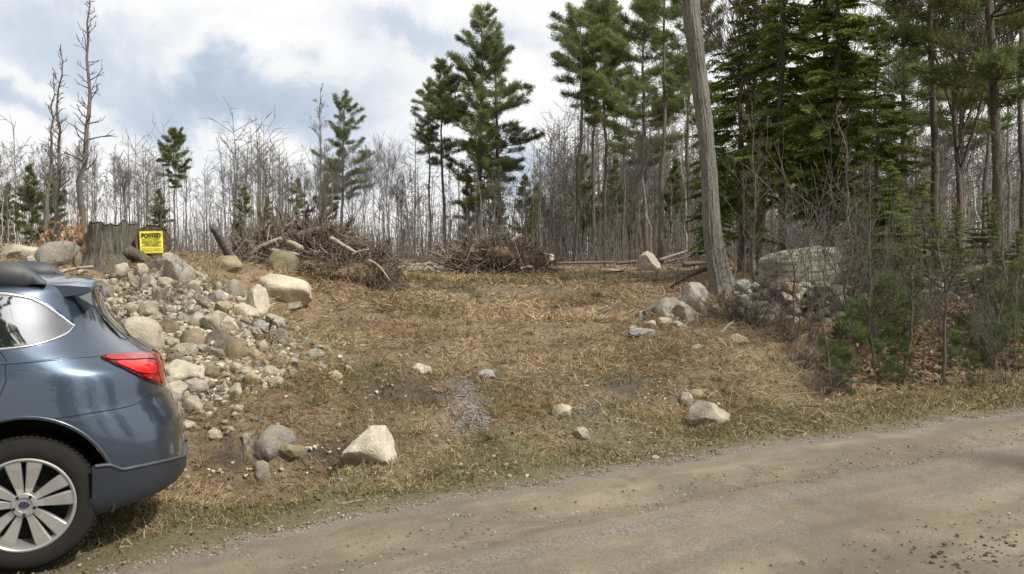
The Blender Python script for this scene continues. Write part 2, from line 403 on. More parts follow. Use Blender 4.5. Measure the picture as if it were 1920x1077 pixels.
me = mesh_np('ground', np.stack([GX, GY, GZ], -1).reshape(-1, 3), [gq], [ground_m], None, True,
             {k: a.ravel() for k, a in dict(litter=litter, verge=verge, pile=pile, soil=soil, mossy=mossy, stony=stony).items()})
tag(obj('ground', me), kind='structure')

# road sheet: follows the edge, with wheel tracks
m = NT('dirt_road'); v = m.coord(); ac = m.attr('across'); al = m.attr('along')
uv = m.n('ShaderNodeCombineXYZ', X=m.math('MULTIPLY', al, .16), Y=ac)
st = m.noise(uv, 2.2, 4, .6, .3); n2 = m.noise(v, 3.2, 5, .65); n3 = m.noise(v, 60, 3, .75); n4 = m.noise(v, 160, 2, .7); n5 = m.noise(v, .7, 4, .6, .4)
c = m.mix(m.ramp(st, [(.40, 0), (.60, 1)]), (.130, .106, .070), (.208, .173, .118))
c = m.mix(m.ramp(n5, [(.45, 0), (.62, .8)]), c, (.10, .087, .064))
c = m.mix(m.ramp(n2, [(.52, 0), (.68, .7)]), c, (.095, .074, .048))
c = m.mix(m.attr('loose'), c, m.ramp(n3, [(.32, (.06, .05, .04)), (.5, (.145, .125, .098)), (.68, (.25, .225, .185))]))
c = m.mix(m.ramp(n3, [(.30, .75), (.44, 0)]), c, (.07, .056, .042))
c = m.mix(m.ramp(n4, [(.60, 0), (.72, .7)]), c, (.25, .225, .18))
road_m = m.out(c, .95, m.bump(m.math('ADD', m.math('MULTIPLY', n3, .5), m.math('MULTIPLY', n2, .6)), .7, .03))
ex = np.concatenate([np.linspace(-40, -6, 80), np.linspace(-5.9, 12, 700), np.linspace(12.2, 80, 100)])
sm = np.interp(ex, RE[:, 0], RE[:, 1])
ker = np.hanning(31); ker /= ker.sum(); sm2 = np.convolve(np.pad(sm, 15, mode='edge'), ker, 'valid'); sm2[:20] = sm[:20]; sm2[-20:] = sm[-20:]
ed = np.stack([ex, sm2], -1); tn = nrm(np.gradient(ed, axis=0)); nm_ = np.stack([tn[:, 1], -tn[:, 0]], -1)
ac_ = np.concatenate([[0, .04, .09, .15], np.linspace(.22, 6.2, 130)])
jag = (fbm(ex * 5, ex * 0, 31, 3) - .5) * .25 + (fbm(ex * 1.1, ex * 0, 35, 2) - .5) * .2
RX = ed[:, None, 0] + nm_[:, None, 0] * (ac_[None] + jag[:, None] * np.exp(-ac_[None] * 2.)); RY = ed[:, None, 1] + nm_[:, None, 1] * (ac_[None] + jag[:, None] * np.exp(-ac_[None] * 2.))
A_ = np.broadcast_to(ac_[None], RX.shape); EX = np.broadcast_to(ex[:, None], RX.shape)
rut = -.05 * np.exp(-((A_ - .75 - .1 * np.sin(EX * .5)) / .22) ** 2) - .03 * np.exp(-((A_ - 2.35) / .3) ** 2) - .03 * np.exp(-((A_ - 3.6) / .3) ** 2)
loose = np.clip(np.exp(-((A_ - 1.18 - .12 * np.sin(EX * .4 + 1)) / .13) ** 2) * .8 + np.exp(-((A_ - .12) / .16) ** 2) * .6 + .55 * np.exp(-((A_ - 4.2) / .5) ** 2) + .5 * np.exp(-((A_ - 1.75) / .25) ** 2) * (fbm(EX * .9, A_ * 2, 33) > .5), 0, 1)
RZ = .008 + (.02 + rut + .03 * (fbm(EX * 3, A_ * 3, 36, 3) - .5) + .015 * (fbm(EX * 11, A_ * 11, 37, 2) - .5)) * sstep(0, .35, A_)
i = np.arange(len(ex) - 1)[:, None] * len(ac_); j = np.arange(len(ac_) - 1)[None]
rq = np.stack([i + j, i + j + len(ac_), i + len(ac_) + j + 1, i + j + 1], -1).reshape(-1, 4)[:, ::-1]
RZb = np.where(A_ < .5, np.maximum(RZ, np.minimum(H(RX, RY), .03) + .005), RZ)
me = mesh_np('dirt_road', np.stack([RX, RY, RZb], -1).reshape(-1, 3), [rq], [road_m], None, True, dict(across=A_.ravel(), along=EX.ravel(), loose=loose.ravel()))
tag(obj('dirt_road', me), kind='structure')

# ------------------------------------------------------------------ rocks
def ico(sub):
    bm = bmesh.new(); bmesh.ops.create_icosphere(bm, subdivisions=sub, radius=1)
    v = np.array([x.co[:] for x in bm.verts]); f = np.array([[q.index for q in p.verts] for p in bm.faces]); bm.free()
    return v, f
ICO = {k: ico(k) for k in (1, 2, 3, 4)}
def rock_mesh(name, seed, sub=3, cuts=9, mat='rock_cream', round_=.5, rough=.05, strata=0):
    r = np.random.default_rng(seed); v, f = ICO[sub]; v = v.copy()
    for k in range(cuts):
        n = nrm(r.normal(size=3)); d = r.uniform(.42, .92) * (1 - round_) + round_ * .93
        s = v @ n - d; v = v - n * np.maximum(s, 0)[:, None] * .93
    off = Vector(r.uniform(-50, 50, 3))
    nn = nrm(v)
    disp = np.array([mnoise.fractal(Vector(p) * 1.6 + off, 1.0, 2.0, 5) for p in v])
    v = v * (1 + disp[:, None] * rough * 2.2)
    if strata:
        lay = np.array([mnoise.noise(Vector((p[0] * .6, p[1] * .6, p[2] * 7)) + off) for p in v])
        v[:, :2] *= (1 + strata * lay)[:, None]
    lo, hi = v.min(0), v.max(0); v = (v - (lo + hi) / 2) / (hi - lo)
    me = mesh_np(name, v, [f], [M[mat]], None, True)
    me.set_sharp_from_angle(angle=32 * PI / 180)
    return me
ROCKS = {}
for mi, mt in enumerate(['rock_cream', 'rock_grey', 'rock_tan', 'rock_white', 'rock_dark', 'rock_olive', 'rock_blue']):
    for k in range(7 if mi < 3 else 4):
        ROCKS.setdefault(mt, []).append(rock_mesh('rock', 100 * mi + k, 3, 7 + k % 4 * 2, mt, [.05, .25, .12, .35, 0, .18, .3][k], .08))
    ROCKS[mt + '_big'] = [rock_mesh('boulder', 900 + 10 * mi + k, 4, 10, mt, [.1, .25, .4][k], .055) for k in range(3)]
def put_rock(name, me, loc, size, rz=0., tilt=(0, 0), label=None, cat='rock', group=None, parent=None):
    o = obj(name, me, parent); o.location = Vector(loc); o.scale = size; o.rotation_euler = (tilt[0], tilt[1], rz)
    if label: tag(o, label, cat, group)
    return o
SPOTS = []
def rock_px(px, py, w, h, mt, label, k=0, rz=0., tilt=(0, 0), depth=.9, sink=.28, name='boulder', me=None, group=None, Y=None):
    """boulder whose visible outline is about w x h photo pixels round (px,py)"""
    b = hit([px], [py + h * .42])[0]
    Yb = Y if Y else b[1]
    W = w * Yb / F * 1.1; Hh = h * Yb / F / (1 - sink) * 1.1
    D = W * depth
    c = P(px, py + h * .5, Yb + D * .25)
    z = c[2] + Hh * (.5 - sink)
    SPOTS.append((px, py, w, h))
    return put_rock(name, me or ROCKS[mt + '_big'][k % 3], (c[0], c[1], z), (W, D, Hh), rz, tilt, label, 'boulder' if name == 'boulder' else 'rock', group)
# ------------------------------------------------------------------ named boulders
T = PI / 180
rock_px(40, 474, 66, 26, 'rock_cream', 'pale rounded boulder left of the mossy grey boulder, far left of the stump', 0)
rock_px(110, 480, 88, 50, 'rock_grey', 'broad grey lichened boulder lying left of the tall stump', 1)
rock_px(66, 493, 34, 24, 'rock_grey', 'grey stone wedged between two boulders above the car roof', 2)
rock_px(155, 487, 26, 34, 'rock_tan', 'narrow tan stone standing against the left foot of the stump', 0)
rock_px(158, 511, 24, 10, 'rock_cream', 'small pale stone on bare soil just above the car spoiler', 1)
rock_px(427, 497, 52, 30, 'rock_tan', 'tan humped boulder at the foot of the leaning log', 1, .3)
rock_px(525, 496, 62, 46, 'rock_olive', 'olive brown rounded boulder under the left edge of the big brush heap', 2, Y=14.6)
rock_px(518, 534, 128, 40, 'rock_cream', 'long pale slab of rock with a flat sloping face below the brush heap', 2, .1, (-.2, 6 * T), .9, .42)
rock_px(482, 570, 42, 62, 'rock_white', 'pointed pale boulder standing at the upper right edge of the rock pile', 1, 0, (0, 14 * T), .8, .15)
rock_px(337, 506, 54, 56, 'rock_grey', 'large upright grey boulder right below the yellow posted sign', 2, .4, (0, -12 * T))
rock_px(290, 497, 28, 24, 'rock_dark', 'dark grey stone directly beneath the yellow posted sign', 0)
rock_px(317, 484, 26, 18, 'rock_cream', 'pale stone propping the lower right of the log round', 1)
rock_px(272, 484, 13, 10, 'rock_tan', 'small yellowish stone below the left corner of the posted sign', 2)
rock_px(268, 632, 82, 66, 'rock_cream', 'biggest cream boulder of the rock pile right above the red tail light', 1, .2, (0, 8 * T), .9, .2)
rock_px(342, 698, 80, 40, 'rock_cream', 'low wide cream boulder half buried right of the tail light', 2, -.1)
rock_px(400, 606, 46, 40, 'rock_white', 'pale boulder in the middle of the rock pile behind the dark mottled one', 0, .5)
rock_px(432, 611, 44, 34, 'rock_white', 'rounded pale boulder leaning on its twin in the middle of the rock pile', 1, 1.)
rock_px(416, 638, 56, 38, 'rock_dark', 'dark mottled boulder in the middle of the rock pile', 2)
rock_px(443, 660, 40, 44, 'rock_tan', 'tan squarish boulder right of the dark mottled one in the pile', 1, .4)
rock_px(361, 637, 46, 38, 'rock_tan', 'tan wedge shaped boulder between the biggest boulder and the dark mottled one', 2)
rock_px(348, 657, 50, 24, 'rock_grey', 'flat grey stone below the tan wedge in the rock pile', 0)
rock_px(322, 642, 28, 18, 'rock_cream', 'small oval pale stone right of the biggest boulder in the pile', 2)
rock_px(487, 610, 28, 18, 'rock_blue', 'smooth blue grey stone on the right flank of the rock pile', 0)
rock_px(300, 672, 28, 26, 'rock_tan', 'yellowish stone peeking out just above the tail light', 0)
rock_px(438, 545, 40, 36, 'rock_grey', 'jagged grey boulder at the top right of the rock pile', 1, .7)
rock_px(455, 552, 16, 16, 'rock_cream', 'small round pale stone beside the jagged grey boulder', 1)
rock_px(460, 585, 50, 28, 'rock_cream', 'pale stone leaning left of the pointed boulder', 2, .4, (0, 15 * T))
rock_px(545, 569, 38, 14, 'rock_grey', 'flat grey rock lying in the grass right of the pointed boulder', 0)
rock_px(590, 664, 34, 18, 'rock_grey', 'low grey rock at the right foot of the rock pile', 1)
rock_px(600, 650, 30, 8, 'rock_cream', 'flat pale rock behind the low grey rock at the pile foot', 0)
rock_px(627, 706, 34, 20, 'rock_tan', 'orange tan rounded rock in the grass right of the pile', 2)
rock_px(604, 690, 22, 14, 'rock_cream', 'pale rock just left of the orange tan rock', 1)
rock_px(512, 833, 84, 58, 'rock_grey', 'grey angular boulder on the bank of the ditch hollow', 1, .25, (0, -8 * T), .8, .15)
rock_px(546, 848, 58, 32, 'rock_olive', 'flat olive boulder tucked against the grey boulder over the hollow', 0, 0, (0, 0), .8, .2)
rock_px(697, 846, 96, 68, 'rock_white', 'large cream angular boulder alone beside the road', 0, .35, (0, -20 * T), .8, .22)
rock_px(492, 884, 30, 36, 'rock_cream', 'small upright pale stone standing in the hollow', 1, .3, (0, 0), .7)
rock_px(464, 850, 20, 28, 'rock_tan', 'small tan stone at the left end of the grey hollow boulder', 2)
rock_px(463, 826, 22, 24, 'rock_grey', 'small grey stone above the left end of the grey hollow boulder', 2)
rock_px(405, 814, 30, 16, 'rock_cream', 'pale stone in the grass between car bumper and hollow boulders', 1)
rock_px(354, 797, 26, 16, 'rock_cream', 'pale stone just off the shoulder of the car bumper', 2)
rock_px(392, 764, 26, 20, 'rock_tan', 'tan stone in dry grass below the rock pile', 0)
rock_px(446, 766, 20, 14, 'rock_cream', 'pale pebble like stone in dry grass right of the tan stone', 0)
rock_px(790, 694, 38, 22, 'rock_cream', 'pale rounded rock at the top of the gravel drive on the left', 2)
rock_px(910, 702, 36, 16, 'rock_blue', 'flat grey rock at the top of the gravel drive in the centre', 1)
rock_px(1054, 770, 36, 24, 'rock_cream', 'squarish pale rock on the right of the bluish gravel', 0, .1)
rock_px(1091, 813, 34, 22, 'rock_white', 'white rock in the grass near the road verge in the centre', 1)
rock_px(1328, 778, 72, 44, 'rock_cream', 'large flat faced cream boulder half buried in the right bank', 0, -.35, (0, 22 * T), .8)
rock_px(1287, 750, 24, 26, 'rock_white', 'small white rock above the half buried cream boulder', 2)
rock_px(1305, 741, 34, 20, 'rock_tan', 'tan rock on top of the half buried cream boulder', 1)
rock_px(1380, 635, 40, 16, 'rock_tan', 'flat yellowish rock on the bank top right of the small rock cluster', 2)
rock_px(1308, 652, 22, 12, 'rock_cream', 'small pale rock on the bank below the yellowish flat rock', 0)
rock_px(1281, 680, 14, 10, 'rock_white', 'tiny bright rock on the face of the right bank', 1)
rock_px(1252, 578, 52, 34, 'rock_grey', 'grey rock in the middle of the cluster left of the big trunk', 0, .3)
rock_px(1304, 560, 60, 52, 'rock_grey', 'largest grey rock of the cluster beside the big trunk', 1, .3, (0, -15 * T), .9, .2)
rock_px(1284, 585, 48, 34, 'rock_grey', 'grey blocky rock below the largest one of the cluster', 2, .1)
rock_px(1222, 582, 32, 28, 'rock_dark', 'dark round rock at the left of the cluster', 0)
rock_px(1203, 592, 22, 18, 'rock_dark', 'small dark rock at the far left of the cluster', 1)
rock_px(1340, 583, 20, 18, 'rock_olive', 'small mossy round rock at the foot of the big trunk', 1)
rock_px(1204, 623, 48, 14, 'rock_blue', 'flat slate grey rock lying in front of the cluster', 2)
rock_px(1219, 608, 22, 12, 'rock_white', 'white stone in front of the dark round rock', 0)
rock_px(1247, 603, 28, 14, 'rock_cream', 'pale flat stone below the middle of the cluster', 1)
rock_px(1188, 616, 18, 9, 'rock_white', 'small white stone left of the flat slate rock', 2)
rock_px(1272, 610, 30, 14, 'rock_grey', 'low grey stone at the front foot of the cluster', 2)
rock_px(1217, 493, 42, 36, 'rock_white', 'bright white boulder alone on the far field', 1, .1, (0, 8 * T), .8, .15, Y=30)
rock_px(1026, 487, 28, 22, 'rock_white', 'pale boulder on the right end of the far brush heap', 0, .4, (0, 25 * T), .8, .2, Y=31)
rock_px(896, 502, 46, 7, 'rock_blue', 'thin flat grey slab in front of the far brush heap', 1, Y=29)
rock_px(1404, 496, 26, 20, 'rock_tan', 'yellowish boulder seen between dark trunks right of the big trunk', 0, Y=22)
rock_px(1150, 507, 40, 5, 'rock_cream', 'flat pale stone on the far field left of the white boulder', 2, Y=27)
rock_px(1258, 503, 14, 4, 'rock_white', 'tiny flat white stone right of the white boulder', 1, Y=27)
# layered ledge boulder on top of the wall
v_, f_ = ICO[4]; rl = Vector((3.1, 7.7, 1.3)); sv_ = np.sign(v_) * np.abs(v_) ** np.array([.55, .55, .38]); q_ = []
for p in sv_:
    lay = mnoise.noise(Vector((p[0] * .5, p[1] * .5, p[2] * 5.5 + p[0] * .5)) + rl); big = mnoise.fractal(Vector(p) * 1.1 + rl, 1, 2, 5)
    q_.append((p[0] * (1 + .07 * lay + .10 * big), p[1] * (1 + .10 * lay + .10 * big), p[2] * (.86 + .14 * min(1, (p[0] + 1) * .8)) * (1 + .10 * big) - .16 * max(0, p[0] - .45)))
q_ = np.array(q_); lo_, hi_ = q_.min(0), q_.max(0); led = mesh_np('ledge', (q_ - (lo_ + hi_) / 2) / (hi_ - lo_), [f_], [M['rock_ledge']], None, True); led.set_sharp_from_angle(angle=30 * PI / 180)
rock_px(1500, 506, 140, 72, 'rock_cream', 'huge layered cream ledge boulder on top of the stone wall', 0, .1, (0, -5 * T), .7, .10, 'boulder', led, Y=15.2)

# ------------------------------------------------------------------ the loose rock pile: ~280 individual stones
from mathutils.geometry import intersect_point_tri_2d
def inpoly(x, y, poly):
    x = np.asarray(x); y = np.asarray(y); c = np.zeros(x.shape, bool); n = len(poly)
    for a in range(n):
        x1, y1 = poly[a]; x2, y2 = poly[(a + 1) % n]
        c ^= ((y1 > y) != (y2 > y)) & (x < (x2 - x1) * (y - y1) / (y2 - y1 + 1e-9) + x1)
    return c
PILE = [(180, 535), (215, 512), (300, 497), (350, 505), (420, 545), (470, 560), (505, 600), (545, 640), (560, 700), (500, 725), (440, 745), (395, 760), (330, 780), (310, 700), (230, 600)]
KL = {'rock_cream': 'small cream coloured stone in the loose rock pile beside the blue car', 'rock_grey': 'small grey stone in the loose rock pile beside the blue car', 'rock_tan': 'small tan stone in the loose rock pile beside the blue car'}
KG = {'rock_cream': 'cream stones of the rock pile', 'rock_grey': 'grey stones of the rock pile', 'rock_tan': 'tan stones of the rock pile'}
cand = []; r5 = np.random.default_rng(5)
taken = list(SPOTS)
tries = 0; n_big = 0
while len(cand) < 240 and tries < 30000:
    tries += 1
    x = r5.uniform(175, 570); y = r5.uniform(490, 790)
    if not inpoly(x, y, PILE): continue
    if y > 640 and r5.uniform() < .45 or (abs(x - 300) < 60 and abs(y - 560) < 22 and r5.uniform() < .8): continue
    w = r5.uniform(18, 40) if len(cand) < 60 else r5.uniform(9, 21)
    h = w * r5.uniform(.5, .85)
    bad = False
    for (qx, qy, qw, qh) in taken:
        if abs(x - qx) < (w + qw) * .40 and abs(y - qy) < (h + qh) * .36: bad = True; break
    if bad: continue
    cand.append((x, y, w, h)); taken.append((x, y, w, h))
for (qx, qy, cw, n, lo, hi) in [(640, 700, 70, 16, 7, 14), (420, 800, 90, 14, 8, 16), (560, 640, 50, 16, 8, 16), (380, 920, 110, 8, 7, 12)]:
    for _ in range(n):
        cand.append((qx + r5.normal() * cw * .5, qy + r5.normal() * 18, w := r5.uniform(lo, hi), w * .6))
cand = np.array(cand); hp = hit(cand[:, 0], cand[:, 1] + cand[:, 3] * .3)
for (x, y, w, h), b in zip(cand, hp):
    mt = r5.choice(['rock_cream', 'rock_grey', 'rock_tan'], p=[.5, .3, .2]); Yb = b[1]
    W = w * Yb / F; Hh = h * Yb / F * 1.25; D = W * r5.uniform(.6, 1.)
    inp = inpoly(x, y, PILE)
    put_rock('fieldstone', ROCKS[mt][r5.integers(7)], (b[0], b[1] + D * .2, b[2] + Hh * r5.uniform(.22, .42)), (W * 1.22, D * 1.1, Hh * 1.15), r5.uniform(0, 6.28), (r5.normal() * .3, r5.normal() * .3),
             KL[mt] if inp else {'rock_cream': 'scattered small pale stone in the grass at the foot of the rock pile', 'rock_grey': 'scattered small grey stone in the grass at the foot of the rock pile', 'rock_tan': 'scattered small tan stone in the grass at the foot of the rock pile'}[mt], 'rock', KG[mt] if inp else 'scattered stones below the rock pile, ' + mt[5:])
# pebbles between the stones
def pebbles(name, px, py, smin, smax, mat, seed, hits=None):
    r = np.random.default_rng(seed); p = hit(px, py) if hits is None else hits; n = len(p)
    s = r.uniform(smin, smax, n) * r.uniform(.6, 1, n)
    v, f = ICO[1]; v = v * np.array([1, .8, .65])
    th = r.uniform(0, 6.28, n); c, q = np.cos(th), np.sin(th)
    j = v[None] * (1 + r.normal(size=(n, len(v), 1)) * .16)
    j = np.stack([j[..., 0] * c[:, None] - j[..., 1] * q[:, None], j[..., 0] * q[:, None] + j[..., 1] * c[:, None], j[..., 2]], -1) * s[:, None, None] * .5
    j = j + p[:, None]; j[..., 2] += s[:, None] * .12
    mb = MB(); mb.add(j.reshape(-1, 3), (f[None] + np.arange(n)[:, None, None] * len(v)).reshape(-1, 3), np.repeat(r.beta(2, 1.6, n), len(v)))
    return tag(mb.build(name, mat, None, False), kind='stuff')
X = r5.uniform(170, 580, 9000); Y_ = r5.uniform(490, 790, 9000); k = inpoly(X + r5.normal(size=9000) * 14, Y_ + r5.normal(size=9000) * 9, PILE)
k &= r5.uniform(size=9000) < np.clip(1.1 - (Y_ - 560) / 260, .15, .8) * (fbm(X / 30, Y_ / 22, 71) > .42)
pebbles('rubble', X[k], Y_[k], .025, .12, M['rubble'], 2)
n = 800; pebbles('blue_gravel', np.concatenate([r5.normal(885, 24, n), r5.normal(1110, 36, n // 3), r5.normal(865, 26, n // 3)]), np.concatenate([r5.normal(782, 15, n), r5.normal(762, 13, n // 3), r5.normal(735, 18, n // 3)]), .008, .04, M['gravel_blue'], 3)
# road gravel
n = 30000
ax = r5.choice([1.18, .1, .02, 1.75, 4.2, 3.0], n, p=[.25, .2, .1, .15, .12, .18]) + r5.normal(size=n) * r5.choice([.09, .2, .8], n)
aa = r5.uniform(-4.2, 11, n); keep = (ax > -.35) & (ax < 6)
ax, aa = ax[keep], aa[keep]
ip = np.stack([np.interp(aa, ex, ed[:, 0]), np.interp(aa, ex, ed[:, 1])], -1); inn = np.stack([np.interp(aa, ex, nm_[:, 0]), np.interp(aa, ex, nm_[:, 1])], -1)
pp = ip + inn * ax[:, None]
zz = np.where(ax > 0, .012, 0) + np.maximum(H(pp[:, 0], pp[:, 1]), 0)
pebbles('road_gravel', None, None, .005, .028, M['gravel'], 4, np.stack([pp[:, 0], pp[:, 1], zz], -1))
# dark clods lower right of the road
n = 420; px_, py_ = r5.normal(1890, 75, n), r5.normal(1058, 24, n); dd = ray(px_, py_); tt = (EYE - .02) / -dd[:, 2]
mclod = leafmat('dark_clods', [(0, (.03, .025, .02)), (1, (.10, .085, .065))], 0, .9)
pebbles('dark_clods', None, None, .008, .04, mclod, 6, np.stack([dd[:, 0] * tt, dd[:, 1] * tt, np.full(n, .010)], -1))

# ------------------------------------------------------------------ stone walls: each wall a thing, its stones parts
def stone_wall(poly_px, n, label, seed, wlo, whi, Yadd=0.):
    r = np.random.default_rng(seed); got = []; t = 0
    xs = [p[0] for p in poly_px]; ys = [p[1] for p in poly_px]
    while len(got) < n and t < 8000:
        t += 1; x, y = r.uniform(min(xs), max(xs)), r.uniform(min(ys), max(ys)); w = r.uniform(wlo, whi); h = w * r.uniform(.6, .9)
        if not inpoly(x, y, poly_px) or any(abs(x - a) < (w + c) * .33 and abs(y - b) < (h + d) * .31 for a, b, c, d in got): continue
        got.append((x, y, w, h))
    bx = np.array([g[0] for g in got]); ymax = max(ys)
    base = hit(np.array([np.mean(xs)]), np.array([ymax]))[0]
    root = empty('stone_wall', base)
    tag(root, label, 'stone wall')
    for x, y, w, h in got:
        foot = hit([x], [max(q[1] for q in poly_px if abs(q[0] - x) < 130) - 2])[0]
        Yb = foot[1] + r.uniform(0, .25) + (foot[2] < 0) + (ymax - y) / F * foot[1] * .35 + Yadd
        c = P(x, y, Yb); W = w * Yb / F * 1.1; Hh = h * Yb / F * 1.15
        mt = r.choice(['rock_grey', 'rock_dark', 'rock_tan', 'rock_blue'], p=[.45, .4, .1, .05])
        put_rock('stone', ROCKS[mt][r.integers(4)], Vector(c) - Vector(base), (W, W * .9, Hh), r.uniform(0, 6.28), (r.normal() * .2, r.normal() * .2), parent=root)
    return root
stone_wall([(1390, 535), (1440, 540), (1500, 536), (1585, 535), (1600, 600), (1520, 612), (1440, 600), (1370, 585)], 92, 'tumbled grey fieldstone wall under the huge ledge boulder', 11, 20, 42)
stone_wall([(1590, 540), (1680, 525), (1800, 522), (1930, 515), (1930, 562), (1800, 566), (1700, 566), (1600, 590)], 92, 'low overgrown stone wall running right behind the young pines', 12, 18, 34)

# ------------------------------------------------------------------ stump, log round and sign
def bark_cyl(mb, cx, cy, z0, z1, rfun, sides=96, rings=40, seed=0, ridge=.03, ridges=22, jag=0.):
    th = np.arange(sides) * 2 * PI / sides; zs = np.linspace(0, 1, rings)
    V = []
    for a, t in enumerate(zs):
        for b, h in enumerate(th):
            n = mnoise.fractal(Vector((math.cos(h) * ridges * .25, math.sin(h) * ridges * .25, t * 2.2 + seed)), 1, 2, 4)
            rr = rfun(t, h) * (1 + ridge * 2.4 * n)
            zt = z0 + (z1 - z0) * t + (jag * mnoise.fractal(Vector((math.cos(h) * 2, math.sin(h) * 2, seed * 3.)), 1, 2, 4) * t if jag else 0)
            V.append((cx + math.cos(h) * rr, cy + math.sin(h) * rr, zt))
    i = np.arange(rings - 1)[:, None] * sides; j = np.arange(sides)[None]; j2 = (j + 1) % sides
    mb.add(V, np.stack([i + j, i + j2, i + sides + j2, i + sides + j], -1).reshape(-1, 4))
    return np.array(V).reshape(rings, sides, 3)
sb = hit([213], [505])[0]; Ys = sb[1] + .3; PX = Ys / F
s0 = np.array([(213 - 960) * PX, Ys, gz((213 - 960) * PX, Ys) - .15])
stz = float(P(213, 421, Ys)[2]) - s0[2]
root = empty('tree_stump', s0); tag(root, 'tall weathered grey stump with furrowed bark left of the yellow sign', 'stump')
mb = MB()
def rst(t, h):
    fl = max(0, 1 - t / .42) ** 1.8
    return .305 + .03 * (1 - t) + fl * (.10 + .16 * max(0, math.cos(h + .45)) ** 2 + .03 * math.cos(3 * h + 1))
V = bark_cyl(mb, 0, 0, 0, stz, rst, seed=3, ridge=.035, ridges=26, jag=.07); mb.build('bark', M['bark_stump'], root)
top = V[-1]; mb = MB(); cc = top.mean(0) - np.array([0, 0, .06])
rin = [cc + (top - cc) * f + np.array([0, 0, (.03 * np.sin(9 * f))]) for f in (.985, .7, .35)]
vv = np.concatenate(rin + [cc[None]]); ns = len(top); q = []
for a in range(2): q += [(a * ns + b, a * ns + (b + 1) % ns, (a + 1) * ns + (b + 1) % ns, (a + 1) * ns + b) for b in range(ns)]
mb.add(vv, [np.array(q), np.array([(2 * ns + b, 2 * ns + (b + 1) % ns, 3 * ns) for b in range(ns)])]); mb.build('cut_top', M['wood_cut'], root)
# roots running down to the right
mb = MB()
for (ax_, ay_, L) in [(.38, -.2, .6)]:
    p0 = np.array([ax_ * .6, ay_ * .6, .3]); e = np.array([ax_ * (1 + L * 1.6), ay_ * (1 + L), .02])
    t = np.linspace(0, 1, 8)[:, None]; tube(mb, p0 * (1 - t) + e * t + np.sin(t * 3) * np.array([0, 0, .05]), np.linspace(.11, .03, 8), 10, rough=.12)
mb.build('root', M['bark_stump'], root)
# log round
Yl = Ys - .12; lc = P(287, 452, Yl); Rl = 30.5 / F * Yl
root = empty('log_round', (lc[0], lc[1], lc[2] - Rl), .34); tag(root, 'sawn log round standing on edge with the yellow posted sign on its face', 'log')
mb = MB(); sd_ = 64
V = bark_cyl(mb, 0, 0, 0, .38, lambda t, h: Rl * (1 + .02 * math.cos(2 * h)), sides=sd_, rings=12, seed=8, ridge=.02, ridges=20)
o = mb.build('bark', M['bark_stump'], root); o.rotation_euler = (-PI / 2, 0, 0); o.location = (0, 0, Rl)
mb = MB(); ring = V[0]; c0 = np.zeros(3)
vv = np.concatenate([ring * np.array([.985, .985, 1]), ring * np.array([.93, .93, 1]) + np.array([0, 0, .012]), ring * .5 + np.array([0, 0, .012]), [[0, 0, .012]]])
q = []
for a in range(2): q += [(a * sd_ + b, a * sd_ + (b + 1) % sd_, (a + 1) * sd_ + (b + 1) % sd_, (a + 1) * sd_ + b) for b in range(sd_)]
mb.add(vv, [np.array(q)[:, ::-1], np.array([(2 * sd_ + (b + 1) % sd_, 2 * sd_ + b, 3 * sd_) for b in range(sd_)])]); o = mb.build('cut_face', M['wood_cut'], root); o.rotation_euler = (-PI / 2, 0, 0); o.location = (0, 0, Rl)
# posted sign
sc_ = Yl / F; sw, sh = 40 * sc_, 41 * sc_
sp = P(284, 454.5, Yl - .03)
root = empty('posted_sign', sp, .34); root.rotation_euler = (0, -.03, .34)
tag(root, 'bright yellow posted notice fixed to the face of the log round', 'sign')
m = NT('sign_yellow'); f = m.noise(m.coord(), 18, 3); sign_y = m.out(m.mix(m.ramp(f, [(.4, 0), (.8, .3)]), (.70, .64, .05), (.62, .57, .16)), .55)
mb = MB(); nx2, nz2 = 14, 14
gx2, gz2 = np.meshgrid(np.linspace(-.5, .5, nx2), np.linspace(-.5, .5, nz2)); wob = .006 * np.sin(gx2 * 7 + 1) * (gz2 + .6) + .004 * np.sin(gz2 * 9)
fr = np.stack([gx2 * sw, wob - .003, gz2 * sh], -1).reshape(-1, 3); bk = fr + np.array([0, .003, 0])
i = np.arange(nz2 - 1)[:, None] * nx2; j = np.arange(nx2 - 1)[None]; q = np.stack([i + j, i + j + 1, i + nx2 + j + 1, i + nx2 + j], -1).reshape(-1, 4)
mb.add(fr, q); mb.add(bk, q[:, ::-1]); mb.build('sheet', sign_y, root)
ink = simple('sign_ink', (.012, .012, .01), .6)
def text(name, body, size, x, y, z, parent, mat, sx=1., off=0.):
    cu = bpy.data.curves.new(name, 'FONT'); cu.body = body; cu.size = size; cu.align_x = 'CENTER'; cu.align_y = 'CENTER'; cu.offset = off; cu.extrude = .0006; cu.resolution_u = 3
    t = bpy.data.objects.new('tmp', cu); COL.objects.link(t)
    dg = bpy.context.evaluated_depsgraph_get(); me = bpy.data.meshes.new_from_object(t.evaluated_get(dg)); bpy.data.objects.remove(t)
    me.name = name; me.materials.clear(); me.materials.append(mat)
    w = max(v.co.x for v in me.vertices) - min(v.co.x for v in me.vertices)
    k = sx / w if sx else 1
    for v in me.vertices: v.co = (v.co.x * k, v.co.z * -1, v.co.y)
    o = obj(name, me, parent); o.location = (x, y, z); return o
text('headline', 'POSTED', sh * .27, 0, -.014, sh * .30, root, ink, sw * .84, .0035)
